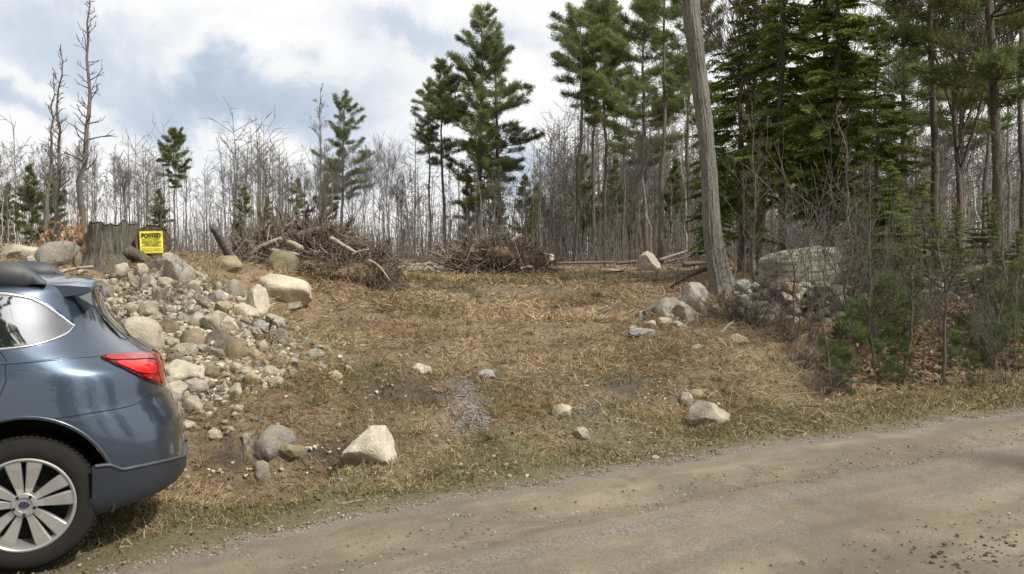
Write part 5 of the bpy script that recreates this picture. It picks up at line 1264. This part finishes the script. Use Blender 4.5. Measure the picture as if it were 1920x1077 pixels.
    cap.build('hub_cap', [M['emblem'], M['chrome']], root, False)
    for b in range(5):
        a = -PI / 2 + b * 2 * PI / 5; nut = MB(); c = np.array([.0505 * math.cos(a), 0, .0505 * math.sin(a)])
        tube(nut, [c + np.array([0, y, 0]) for y in (-.02, .004)], .0085, 6); nut.build('lug_nut', M['black'], root)
wheel(XW, 1); wheel(XW + 2.745, 1); wheel(XW, -1); wheel(XW + 2.745, -1)
# ------------------------------------------------------------------ brush heaps, logs
def log(pa, pb, ra, rb, label, mat='wood_pale', name='log', bend=.04, sides=10, cat='log', nb=0):
    pa, pb = np.array(pa), np.array(pb); t = np.linspace(0, 1, 12)[:, None]; L = np.linalg.norm(pb - pa)
    p = pa * (1 - t) + pb * t + np.sin(t * PI) * np.array([0, 0, bend * L]); o0 = pa.copy(); mb = MB(); tube(mb, p - o0, np.linspace(ra, rb, 12), sides, rough=.05)
    S = Segs()
    for k in range(nb): branch(S, rng, p[rng.integers(2, 11)] - o0, nrm(rng.normal(size=3) + np.array([0, 0, .4])), L * rng.uniform(.12, .3), rb * .5, 2, 3, 0, 2, .006)
    S.to(mb)
    o = mb.build(name, M[mat], None); o.location = Vector(o0); return tag(o, label, cat)
def heap(px0, px1, base_py, top_fn, Y, depth, n_stick, seed, stuff_name, mound_label):
    """earth mound (a thing with root balls) with a tangle of sticks over it"""
    r = np.random.default_rng(seed); W = (px1 - px0) / F * Y
    xa = float(P(px0, 500, Y)[0]); nx, ny = 90, 40
    u = np.linspace(0, 1, nx); v = np.linspace(-1, 1, ny); U, Vv = np.meshgrid(u, v)
    X = xa + U * W; Yy = Y + Vv * depth
    topz = np.array([float(P(px0 + a * (px1 - px0), top_fn(a), Y)[2]) for a in u]); gzz = H(X, Yy)
    prof = np.clip(1 - np.abs(Vv) ** 1.7, 0, 1)
    hh = np.maximum(topz[None] - gzz, 0) * prof * np.sqrt(np.clip(np.minimum(U, 1 - U) * 9, 0, 1)) * .84
    Z = gzz - .06 + hh + (fbm(X * 3, Yy * 3, seed, 4) - .5) * .8 * np.clip(hh, 0, .8)
    i = np.arange(ny - 1)[:, None] * nx; j = np.arange(nx - 1)[None]; q = np.stack([i + j, i + j + 1, i + nx + j + 1, i + nx + j], -1).reshape(-1, 4)
    o0 = np.array([xa + W / 2, Y, float(gzz.mean())])
    root = empty('brush_heap', o0); tag(root, mound_label, 'brush heap')
    mb = MB(); mb.add(np.stack([X, Yy, Z], -1).reshape(-1, 3) - o0, q); mb.build('earth_mound', M['mound'], root)
    S = Segs(); tn = []
    for k in range(n_stick):
        a = r.uniform(.03, .97); b = r.uniform(-1, .5); ii = int(a * (nx - 1)); jj = int((b + 1) / 2 * (ny - 1))
        p = np.array([X[jj, ii], Yy[jj, ii], Z[jj, ii] + r.uniform(-.03, .10)]) - o0
        d = nrm(np.array([r.normal(), r.normal() * .6, r.normal() * .55 + .12])); L = r.uniform(.15, 1.) ** 1.5 * 1.1 + .12; R = r.uniform(.004, .014) * (2.4 if r.uniform() < .14 else 1) * Y / 17; L *= Y / 17; tv = r.beta(1.3, 2.)
        q_ = p - d * L * .4; dd = d
        for s in range(3):
            dd = nrm(dd + r.normal(size=3) * .28); e = q_ + dd * L / 3; S.add(q_, e, R * (1 - s * .25), R * (.75 - s * .25)); q_ = e; tn.append(tv)
    mb = MB(); S.to(mb, np.array(tn)); o = mb.build('tangled_branches', M['stick'], root); tag(o, kind='stuff')
    S = Segs(); tn = []
    for k in range(60):
        a = r.uniform(.06, .94); b = r.uniform(-.7, .3); ii = int(a * (nx - 1)); jj = int((b + 1) / 2 * (ny - 1)); p = np.array([X[jj, ii], Yy[jj, ii], Z[jj, ii]]) - o0; n0 = len(S.p)
        branch(S, r, p, nrm(np.array([r.normal() * .9, r.normal() * .4 - .2, r.uniform(.05, 1.)])), r.uniform(.25, .65) * (Y / 17) ** .5, r.uniform(.016, .05) * Y / 17, 1, 3, -.05, 4, .006 * Y / 17, .5); tn += [r.beta(1.4, 2.2)] * (len(S.p) - n0)
    mb = MB(); S.to(mb, np.array(tn)); o = mb.build('torn_roots', M['stick'], root); tag(o, kind='stuff')
    # pale bleached sticks
    S = Segs()
    for k in range(n_stick // 12):
        a = r.uniform(.05, .95); b = r.uniform(-1, .2); ii = int(a * (nx - 1)); jj = int((b + 1) / 2 * (ny - 1)); p = np.array([X[jj, ii], Yy[jj, ii], Z[jj, ii] + .07]) - o0
        d = nrm(np.array([r.normal(), r.normal() * .5, r.normal() * .35])); L = r.uniform(.2, .7); S.add(p - d * L / 2, p + d * L / 2, .013, .008)
    mb = MB(); S.to(mb); o = mb.build('bleached_sticks', M['wood_pale'], root); tag(o, kind='stuff')
    return root, o0, (X, Yy, Z)
m = NT('mound'); v = m.coord(); n2 = m.noise(v, 6, 5, .7); n1 = m.noise(v, 1.6, 4)
M['mound'] = m.out(m.mix(m.ramp(n1, [(.42, 0), (.6, .8)]), m.ramp(n2, [(.3, (.035, .025, .017)), (.6, (.125, .088, .055))]), (.16, .125, .06)), .95, m.bump(n2, 1., .12))
def root_ball(parent, o0, px, py, Y, w, h, seed):
    r = np.random.default_rng(seed); c = P(px, py, Y) - o0; W = w / F * Y; Hh = h / F * Y
    v, f = ICO[3]; d = np.array([1 + .35 * mnoise.fractal(Vector(p) * 1.8 + Vector((seed, 0, 0)), 1, 2, 4) for p in v])
    mb = MB(); mb.add(v * d[:, None] * np.array([W / 2, W * .4, Hh / 2]) + c, f, mat=0); S = Segs()
    for k in range(240):
        q = nrm(r.normal(size=3)); q[1] = -abs(q[1]); s = c + q * np.array([W / 2, W * .4, Hh / 2]) * .9; d2 = nrm(q + r.normal(size=3) * .7 + np.array([0, 0, -.5])); L = r.uniform(.08, .32)
        e = s + d2 * L * .5; S.add(s, e, .010, .007); S.add(e, e + nrm(d2 + r.normal(size=3) * .5 + np.array([0, 0, -.4])) * L * .5, .007, .004)
    n = 300; q = nrm(r.normal(size=(n, 3))); q[:, 1] = -np.abs(q[:, 1])
    blades(mb, c + q * np.array([W / 2, W * .4, Hh / 2]), nrm(q + r.normal(size=(n, 3)) * .5 + np.array([0, 0, -.7])), r.uniform(.08, .25, n), .010, r.uniform(.0, .6, n), .6, 2)
    S.to(mb, .5, 1)
    return mb.build('root_ball', [M['mound'], M['root'], M['dry_grass']], parent)
tf = lambda a: float(np.interp(a, [0, .12, .3, .5, .62, .75, .88, 1], [470, 448, 428, 422, 428, 462, 492, 530]))
root, o0, sf = heap(455, 740, 520, tf, 16.8, 1.5, 5200, 50, 'tangle', 'big heap of torn roots, branches and earth on the left of the clearing')
for k, a in enumerate([(590, 510, 15.4, 70, 46), (650, 516, 15.4, 90, 44), (700, 512, 15.7, 50, 34), (500, 490, 15.8, 46, 34), (612, 446, 16.4, 44, 34)]): root_ball(root, o0, *a, 60 + k)
tf2 = lambda a: float(np.interp(a, [0, .12, .3, .45, .6, .8, .92, 1], [488, 478, 472, 462, 464, 476, 486, 498]))
root, o1, sf = heap(838, 1022, 500, tf2, 30., 2., 2000, 51, 'tangle', 'long heap of torn roots and branches at the far end of the clearing')
for k, a in enumerate([(882, 478, 28.8, 36, 28), (940, 480, 28.4, 50, 34), (915, 465, 29., 30, 24), (985, 488, 28.6, 44, 22)]): root_ball(root, o1, *a, 80 + k)
# gravel spread left of the far heap, dark bank on top of it
r = np.random.default_rng(12); n = 1500
px_, py_ = r.uniform(735, 850, n), r.normal(497, 6, n); Yg = r.uniform(27.5, 31, n); gp = P(px_, 500, Yg); gp[:, 2] = H(gp[:, 0], Yg) + np.maximum(0, .26 * (1 - ((px_ - 800) / 66) ** 2)) * (1 - ((Yg - 29.3) / 2) ** 2)
pebbles('far_gravel', None, None, .05, .16, M['gravel'], 13, gp)
u = np.linspace(0, 1, 40); v_ = np.linspace(-1, 1, 12); U, Vv = np.meshgrid(u, v_); Xb = P(762, 500, 30.5)[0] + U * 62 / F * 30.5; Yb_ = 30.5 + Vv * .7
Zb = H(Xb, Yb_) + .1 + .33 * (1 - Vv ** 2) * np.sqrt(np.clip(np.sin(PI * U), 0, 1)) * np.interp(U, [0, .5, 1], [.45, 1, .9]) * (.8 + .4 * fbm(Xb * 4, Yb_ * 4, 3))
i = np.arange(11)[:, None] * 40; j = np.arange(39)[None]; mb = MB(); mb.add(np.stack([Xb, Yb_, Zb], -1).reshape(-1, 3), np.stack([i + j, i + j + 1, i + 41 + j, i + 40 + j], -1).reshape(-1, 4)); n = 900
k = r.integers(0, 12, n), r.integers(0, 40, n); blades(mb, np.stack([Xb[k], Yb_[k], Zb[k]], -1), nrm(r.normal(size=(n, 3)) * np.array([1, 1, .5])), .2, .02, r.uniform(0, .4, n), .4, 1)
tag(mb.build('sod_bank', [M['mound'], M['dry_grass']], None), 'dark strip of overturned sod on the gravel spread left of the far heap', 'sod')
def L2(a, b, ra, rb, label, mat, **k): return log(P(*a), P(*b), ra, rb, label, mat, **k)
L2((437, 490, 14.8), (398, 424, 14.2), .085, .06, 'dark bark log leaning up left of the big brush heap', 'bark_dead', bend=0, sides=14)
L2((462, 480, 15.6), (528, 447, 15.6), .05, .035, 'pale crooked branch slanting up on the left end of the big brush heap', 'wood_pale', name='branch', cat='branch', nb=3)
L2((508, 469, 15.4), (560, 478, 15.2), .038, .03, 'straight pale pole lying level on the big brush heap', 'wood_pale', name='branch', cat='branch', bend=0)
L2((540, 455, 15.5), (566, 467, 15.3), .05, .05, 'short thick pale log on the face of the big brush heap', 'wood_pale')
L2((620, 447, 15.9), (668, 475, 15.6), .05, .03, 'long grey log sloping down the right side of the big brush heap', 'wood_pale', bend=0)
L2((660, 478, 15.5), (692, 468, 15.3), .025, .012, 'thin pale branch sticking out right of the big brush heap', 'wood_pale', name='branch', cat='branch')
L2((520, 462, 15.4), (515, 452, 15.3), .02, .02, 'short upright pale stick above the level pole', 'wood_pale', name='stick', cat='stick')
L2((690, 488, 15.2), (730, 525, 15.0), .02, .012, 'thin arched branch at the right foot of the big brush heap', 'wood_pale', name='branch', cat='branch', bend=.12)
L2((552, 542, 14.4), (583, 528, 14.3), .022, .014, 'pale stick poking out below the root balls of the big brush heap', 'wood_pale', name='stick', cat='stick')
L2((500, 555, 13.0), (534, 546, 13.2), .04, .035, 'short bleached log lying in front of the long pale slab', 'wood_pale')
L2((415, 500, 14.0), (520, 516, 14.0), .03, .02, 'dark crooked branch lying above the long pale slab', 'bark_dead', name='branch', cat='branch', nb=4)
L2((590, 450, 16.4), (600, 428, 16.3), .12, .04, 'brown splintered stub standing on top of the big brush heap', 'bark_brown', name='stub', cat='stub')
L2((560, 446, 16.3), (600, 430, 16.2), .10, .05, 'dark thick log lying along the crest of the big brush heap', 'bark_dead')
L2((95, 516, 10.8), (175, 500, 11.2), .028, .014, 'pale dry stick lying on bare soil between car roof and stump', 'wood_pale', name='stick', cat='stick', nb=2)
L2((452, 600, 9.4), (535, 650, 9.), .018, .008, 'long dark dead branch lying down the right flank of the rock pile', 'bark_dead', name='branch', cat='branch', nb=6)
L2((478, 708, 8.6), (582, 706, 8.7), .009, .006, 'straight thin stick lying in grass at the foot of the rock pile', 'wood_pale', name='stick', cat='stick', bend=0)
L2((825, 497, 28.6), (848, 482, 28.6), .09, .07, 'pale log end at the left of the far brush heap', 'wood_pale')
L2((943, 503, 28.0), (965, 488, 28.2), .04, .03, 'bent pale branch in front of the far brush heap', 'wood_pale', name='branch', cat='branch', bend=-.1)
L2((935, 476, 28.6), (943, 464, 28.6), .10, .07, 'broken pale stump end on the face of the far brush heap', 'wood_pale')
L2((960, 452, 29.2), (978, 440, 29.2), .08, .05, 'pale crooked root sticking up on the far brush heap', 'wood_pale', name='root', cat='root', nb=3)
L2((975, 504, 28.), (1000, 501, 28.), .05, .04, 'small pale log lying flat right of the far brush heap', 'wood_pale')
L2((1155, 494, 30.5), (1205, 490, 30.5), .06, .05, 'dark log lying left of the bright white boulder', 'bark_dead', bend=0)
L2((1236, 488, 29), (1308, 465, 29), .06, .03, 'pale fallen pole slanting up right of the bright white boulder', 'wood_pale', bend=0, nb=4)
L2((1250, 492, 29.5), (1320, 474, 29.5), .05, .03, 'second fallen pole lying behind the slanting pale one', 'bark_grey', bend=0, nb=4)
L2((1040, 494, 31), (1150, 492, 31), .055, .04, 'long dark fallen trunk at the far edge of the clearing', 'bark_dead', bend=0, nb=3)
L2((1280, 496, 29.5), (1335, 492, 29.5), .09, .06, 'dark fallen log behind the big grey trunk', 'bark_brown', bend=0)
L2((1330, 500, 14.9), (1255, 540, 14.9), .06, .02, 'dark brush branch lying left of the big grey trunk', 'bark_brown', name='branch', cat='branch', nb=8)
L2((1350, 628, 11.4), (1376, 602, 11.6), .016, .010, 'pale forked stick propped in front of the big grey trunk', 'wood_pale', name='stick', cat='stick', nb=2)
L2((1120, 590, 13.2), (1170, 575, 13.3), .012, .006, 'thin dark stick lying on the grass left of the rock cluster', 'bark_dead', name='stick', cat='stick', nb=3)
L2((640, 945, 5.75), (682, 938, 5.8), .010, .006, 'small dry stick in the verge grass near the road', 'wood_pale', name='stick', cat='stick', bend=0)
L2((668, 934, 5.9), (740, 930, 6.), .007, .005, 'thin straw like stalk on the verge beside the small dry stick', 'wood_pale', name='stick', cat='stick', bend=0)
# ------------------------------------------------------------------ grass, litter
rg = np.random.default_rng(31)
def sampl(n, y0, y1, xr=.68):
    y = y0 + (y1 - y0) * rg.uniform(size=n) ** 1.15; x = rg.uniform(-xr, xr, n) * y; return x, y
def attr_at(A, x, y):
    i = np.clip(np.searchsorted(gy, y), 0, len(gy) - 1); j = np.clip(np.searchsorted(gx, x), 0, len(gx) - 1); return A[i, j]
gm = MB(); gg = MB()
wind = rg.uniform(0, 6.28)
for (n, y0, y1, l0, l1, w, el) in [(120000, 5.2, 9., .04, .12, .0042, .5), (80000, 8., 14, .06, .16, .0065, .45), (50000, 13, 22, .10, .24, .013, .4), (26000, 20, 36, .12, .3, .024, .4)]:
    x, y = sampl(n, y0, y1); sd = road_sd(x, y); lt = attr_at(litter, x, y); pl = attr_at(pile, x, y); so_ = attr_at(soil, x, y); st_ = attr_at(stony, x, y); ve = attr_at(verge, x, y)
    cl_ = fbm(x * 1.6, y * 1.6, 61, 3)
    keep = (sd > .05) & (rg.uniform(size=n) > np.clip(lt * .93 + pl * .8 * (fbm(x * 2, y * 2, 62) < .62) + so_ * .85 + st_ * .9, 0, .98)) & (rg.uniform(size=n) < sstep(.02, .55, sd) * .9 + .1) & (rg.uniform(size=n) < .45 + 1.3 * sstep(.38, .6, cl_))
    keep &= ~((((x + 4.4) / 2.2) ** 2 + ((y - 5.3) / 1.3) ** 2 < 1) & (rg.uniform(size=n) < .5))
    x, y, ve, cl_, sd = x[keep], y[keep], ve[keep], cl_[keep], sd[keep]; k = len(x); z = H(x, y)
    az = fbm(x * .9, y * .9, 63, 2) * 14 + rg.normal(size=k) * 1.5; e = np.abs(rg.normal(size=k)) * el * .8 + .06
    e = np.where(rg.uniform(size=k) < .12, e + .7, e)
    d = np.stack([np.cos(az) * np.cos(e), np.sin(az) * np.cos(e), np.sin(e)], -1); tint = np.clip(.52 + (fbm(x * .8, y * .8, 64) - .5) * 1.3 + rg.normal(size=k) * .2, 0, 1)
    L_ = rg.uniform(l0, l1, k) * (1 - .45 * ve); b = np.stack([x, y, z + .006 + rg.uniform(0, .03, k)], -1)
    grn = rg.uniform(size=k) < np.clip(.75 * ve + .5 * sstep(.52, .68, fbm(x * .9, y * .9, 65)) , 0, .85)
    rus = ~grn & (rg.uniform(size=k) < np.clip(sstep(.45, .62, fbm(x * .7, y * .7, 67)) * .8 + .1, 0, 1)); pal = ~grn & ~rus
    for q_, mi_ in ((pal, 0), (rus, 1)): blades(gm, b[q_], d[q_], L_[q_], w * rg.uniform(.7, 1.5, q_.sum()), tint[q_], .35, mi_)
    dg = nrm(d[grn] + np.array([0, 0, .6])); blades(gg, b[grn], dg, L_[grn] * .75, w * rg.uniform(.7, 1.3, grn.sum()), np.clip(rg.normal(.55, .25, grn.sum()), 0, 1), .3)
# moss cushions and low green growth in the damp hollows
mo = MB(); n = 60000; x, y = sampl(n, 6, 24); ms = attr_at(mossy, x, y); k = (rg.uniform(size=n) < ms * 1.3 * (fbm(x * 2.2, y * 2.2, 68) > .46)) & (road_sd(x, y) > .3); x, y = x[k], y[k]; n = len(x); th = rg.uniform(0, 6.28, n); e = rg.uniform(.2, 1.4, n)
blades(mo, np.stack([x, y, H(x, y) + .004], -1), np.stack([np.cos(th) * np.cos(e), np.sin(th) * np.cos(e), np.sin(e)], -1), rg.uniform(.02, .06, n), rg.uniform(.006, .014, n) * np.maximum(1, y / 9), rg.uniform(0, 1, n), .4); tag(mo.build('moss', M['moss'], None), kind='stuff')
# tufts
for k in range(420):
    y = rg.uniform(5.6, 17); x = rg.uniform(-.62, .62) * y
    if road_sd(x, y) < .35 or attr_at(litter, np.array([x]), np.array([y]))[0] > .5 or attr_at(pile, np.array([x]), np.array([y]))[0] > .6: continue
    n = rg.integers(18, 45); p = np.array([x, y, gz(x, y)]); th = rg.uniform(0, 6.28, n); e = rg.uniform(.35, 1.3, n); s = rg.uniform(.7, 1.4)
    d = np.stack([np.cos(th) * np.cos(e), np.sin(th) * np.cos(e), np.sin(e)], -1); isg = rg.uniform() < (.45 if road_sd(x, y) < 1.6 else .18)
    blades(gg if isg else gm, p + np.stack([np.cos(th), np.sin(th), 0 * th], -1) * rg.uniform(0, .05, (n, 1)), d, rg.uniform(.08, .2, n) * s, .006 * max(1, y / 8), np.clip(rg.normal(.62, .2, n), 0, 1), .7)
n = 52000; x = rg.uniform(-3.2, 9, n); sdv = rg.gamma(2.2, .32, n) + .12; y = road_y(x) + sdv / .87; k = (np.abs(x) < .66 * y) & (rg.uniform(size=n) < np.where(x > 2, .75, .1 + 1.6 * (fbm(x * 1.4, y * 1.4, 66) - .35))) & (rg.uniform(size=n) < np.where(x > 2.5, sstep(.0, .2, sdv), sstep(.1, .5, sdv))); x, y = x[k], y[k]; k = len(x)
th = rg.uniform(0, 6.28, k); e = rg.uniform(.3, 1.3, k); dv = np.stack([np.cos(th) * np.cos(e), np.sin(th) * np.cos(e), np.sin(e)], -1); bb = np.stack([x, y, H(x, y)], -1); ll = rg.uniform(.03, .09, k); wv = rg.uniform(.0035, .007, k) * np.maximum(1, y / 6.5); tv = np.clip(rg.normal(.6, .27, k), 0, 1); sg_ = rg.uniform(size=k) < .55
blades(gg, bb[sg_], dv[sg_], ll[sg_], wv[sg_], tv[sg_], .4); blades(gm, bb[~sg_], dv[~sg_], ll[~sg_] * 1.2, wv[~sg_], tv[~sg_], .6)
# long straw hanging over the right bank
n = 800; px_ = rg.normal(1440, 60, n); py_ = rg.normal(745, 28, n); b = hit(px_, py_); b[:, 2] += .03
blades(gm, b, nrm(np.array([.75, -.75, -.1]) + rg.normal(size=(n, 3)) * .5), rg.uniform(.15, .42, n), .005, np.clip(rg.normal(.75, .15, n), 0, 1), .45)
n = 500; px_ = rg.normal(1250, 90, n); py_ = rg.normal(640, 20, n); b = hit(px_, py_); b[:, 2] += .03
blades(gm, b, nrm(np.array([.3, -.9, .15]) + rg.normal(size=(n, 3)) * .3), rg.uniform(.15, .35, n), .007, np.clip(rg.normal(.8, .15, n), 0, 1), .5)
print('grass', gm.n // 5, gg.n // 5)
tag(gm.build('dry_grass', [M['dry_grass'], M['rust_grass']], None), kind='stuff'); tag(gg.build('green_grass', M['green_grass'], None), kind='stuff')
# leaf litter
n = 60000; x, y = rg.uniform(2.4, 13, n), rg.uniform(8.6, 20, n); lt = attr_at(litter, x, y); k = (rg.uniform(size=n) < lt * .9) & (road_sd(x, y) > .6) & (np.abs(x) < .68 * y); x, y = x[k], y[k]
b = np.stack([x, y, H(x, y) + rg.uniform(.005, .04, len(x))], -1); az = rg.uniform(0, 6.28, len(x)); e = rg.normal(size=len(x)) * .45
lm = MB(); blades(lm, b, np.stack([np.cos(az) * np.cos(e), np.sin(az) * np.cos(e), np.sin(e)], -1), rg.uniform(.04, .085, len(x)), rg.uniform(.03, .055, len(x)), rg.beta(1.6, 1.9, len(x)), .1)
n = 900; x = rg.uniform(-3, 6, n); y = road_y(x) + rg.gamma(2, .3, n) - .1; b = np.stack([x, y, np.maximum(H(x, y), 0) + .02], -1); az = rg.uniform(0, 6.28, n); e = rg.normal(size=n) * .3
blades(lm, b, np.stack([np.cos(az) * np.cos(e), np.sin(az) * np.cos(e), np.sin(e)], -1), rg.uniform(.02, .045, n), rg.uniform(.008, .016, n), rg.beta(1.5, 2.2, n), .1)
n = 16000; x, y = sampl(n, 5.6, 17); k = (road_sd(x, y) > .3) & (rg.uniform(size=n) < .25 + fbm(x * 1.2, y * 1.2, 81) - .2); x, y = x[k], y[k]; n = len(x); az = rg.uniform(0, 6.28, n); e = rg.normal(size=n) * .4
blades(lm, np.stack([x, y, H(x, y) + rg.uniform(.01, .05, n)], -1), np.stack([np.cos(az) * np.cos(e), np.sin(az) * np.cos(e), np.sin(e)], -1), rg.uniform(.02, .06, n), rg.uniform(.008, .028, n), rg.beta(1.2, 2.4, n), .2)
n = 700; px_ = rg.uniform(330, 1560, n); py_ = rg.uniform(560, 900, n); b = hit(px_, py_); b = b[(road_sd(b[:, 0], b[:, 1]) > .1) & (fbm(b[:, 0] * .8, b[:, 1] * .8, 82) > .47)]; pebbles('scattered_pebbles', None, None, .02, .075, M['rubble'], 14, b)
tag(lm.build('leaf_litter', M['leaf_litter'], None, False), kind='stuff')
# ------------------------------------------------------------------ sky, sun, camera
SUN_EL, SUN_AZ = 47 * T, 126 * T      # azimuth clockwise from the view direction
sdir = np.array([math.sin(SUN_AZ) * math.cos(SUN_EL), math.cos(SUN_AZ) * math.cos(SUN_EL), math.sin(SUN_EL)])
w = bpy.data.worlds.new('World'); sc.world = w; w.use_nodes = True
m = NT('', w)
sky = m.n('ShaderNodeTexSky', _sky_type='NISHITA'); sky.sun_disc = False; sky.sun_elevation = SUN_EL; sky.sun_rotation = SUN_AZ
v = m.coord('Generated'); sep = m.n('ShaderNodeSeparateXYZ', Vector=v)
zz = m.math('ADD', m.math('MAXIMUM', sep.outputs[2], 0), .32)
pv = m.n('ShaderNodeCombineXYZ', X=m.math('DIVIDE', sep.outputs[0], zz), Y=m.math('DIVIDE', sep.outputs[1], zz), Z=3.7).outputs[0]
w1 = m.noise(v, 5.5, 6, .6, .3, 'Color'); cl = m.noise(pv, 1.5, 7, .55, .25); c2 = m.noise(v, 9., 6, .6, .3)
dis = m.n('ShaderNodeVectorMath', _operation='MULTIPLY_ADD'); m.set(dis.inputs[0], w1); dis.inputs[1].default_value = (.20, .05, .20); dis.inputs[2].default_value = (-.10, -.025, -.10)
vd = m.n('ShaderNodeVectorMath', _operation='ADD'); m.set(vd.inputs[0], v); m.set(vd.inputs[1], dis.outputs[0])
dark = None
def blob(px, py, wx, wy, amt):
    global dark
    d = ray(px, py); d = d / np.linalg.norm(d)
    s = m.n('ShaderNodeVectorMath', _operation='SUBTRACT'); m.set(s.inputs[0], vd.outputs[0]); s.inputs[1].default_value = tuple(d)
    q = m.n('ShaderNodeVectorMath', _operation='MULTIPLY'); m.set(q.inputs[0], s.outputs[0]); q.inputs[1].default_value = (F / wx, 1.5, F / wy)
    l = m.n('ShaderNodeVectorMath', _operation='LENGTH'); m.set(l.inputs[0], q.outputs[0])
    k = m.n('ShaderNodeMapRange', Value=l.outputs['Value']); k.interpolation_type = 'SMOOTHSTEP'
    k.inputs[1].default_value = 0.15; k.inputs[2].default_value = 1.15; k.inputs[3].default_value = amt; k.inputs[4].default_value = 0
    dark = k.outputs[0] if dark is None else m.math('ADD', dark, k.outputs[0])
for b in [(430, 190, 280, 75, .62), (560, 250, 240, 80, .34), (200, 150, 240, 130, .30), (90, 70, 220, 70, .35), (820, 50, 260, 75, .6), (640, 150, 220, 60, .35), (80, 215, 60, 35, .5), (700, 350, 420, 90, .25), (1000, 330, 120, 60, .55), (450, 330, 300, 60, .12), (420, 60, 220, 40, .15), (500, 120, 200, 50, -.15), (300, 110, 110, 60, -.15), (120, 190, 80, 30, -.3), (890, 150, 220, 90, -.25), (480, 265, 60, 40, -.45)]: blob(*b)
tot = m.math('ADD', m.math('ADD', dark, m.math('MULTIPLY', m.math('SUBTRACT', cl, .53), .8)), m.math('MULTIPLY', m.math('SUBTRACT', c2, .5), .85))
cc = m.ramp(m.math('MULTIPLY', tot, .62), [(0, (1.0, 1.0, 1.0)), (.16, (.90, .92, .95)), (.34, (.66, .73, .83)), (.6, (.46, .55, .68)), (1, (.36, .45, .58))])
bs = m.n('ShaderNodeBackground', Color=sky.outputs[0], Strength=.1); sd = m.n('ShaderNodeVectorMath', _operation='DOT_PRODUCT'); m.set(sd.inputs[0], v); sd.inputs[1].default_value = tuple(sdir)
glow = m.math('POWER', m.math('MAXIMUM', sd.outputs['Value'], 0.001), 14)      # clouds near the sun are brighter
bc = m.n('ShaderNodeBackground', Color=cc, Strength=m.math('MULTIPLY_ADD', glow, 4.0))
bc.inputs['Strength'].links[0].from_node.inputs[2].default_value = 1.0
mx = m.n('ShaderNodeMixShader', Fac=m.ramp(m.noise(pv, .6, 5, .5, .2), [(.30, .75), (.42, 1)])); m.set(mx.inputs[1], bs.outputs[0]); m.set(mx.inputs[2], bc.outputs[0])
o = m.n('ShaderNodeOutputWorld'); m.nt.links.new(mx.outputs[0], o.inputs[0])
w.cycles.sampling_method = 'MANUAL'; w.cycles.sample_map_resolution = 1024
L = bpy.data.lights.new('sun', 'SUN'); L.energy = 4.6; L.angle = 1.0 * T; L.color = (1, .94, .85)
so = link(bpy.data.objects.new('sun', L)); so.rotation_euler = Vector(-sdir).to_track_quat('-Z', 'Y').to_euler(); so.location = (20, 0, 30)
cam = bpy.data.cameras.new('camera'); cam.sensor_width = 36; cam.lens = 36 * F / 1920; cam.clip_end = 2000; cam.clip_start = .05
co = link(bpy.data.objects.new('camera', cam)); co.location = (0, 0, EYE); co.rotation_euler = (PI / 2 - PITCH, 0, 0); sc.camera = co
sc.view_settings.view_transform = 'Standard'; sc.view_settings.look = 'None'; sc.view_settings.exposure = 0; sc.view_settings.gamma = 1
sc.render.engine = 'CYCLES'; sc.cycles.use_denoising = True; sc.cycles.max_bounces = 6; sc.cycles.diffuse_bounces = 3; sc.cycles.transparent_max_bounces = 4
sc.cycles.sample_clamp_indirect = 6
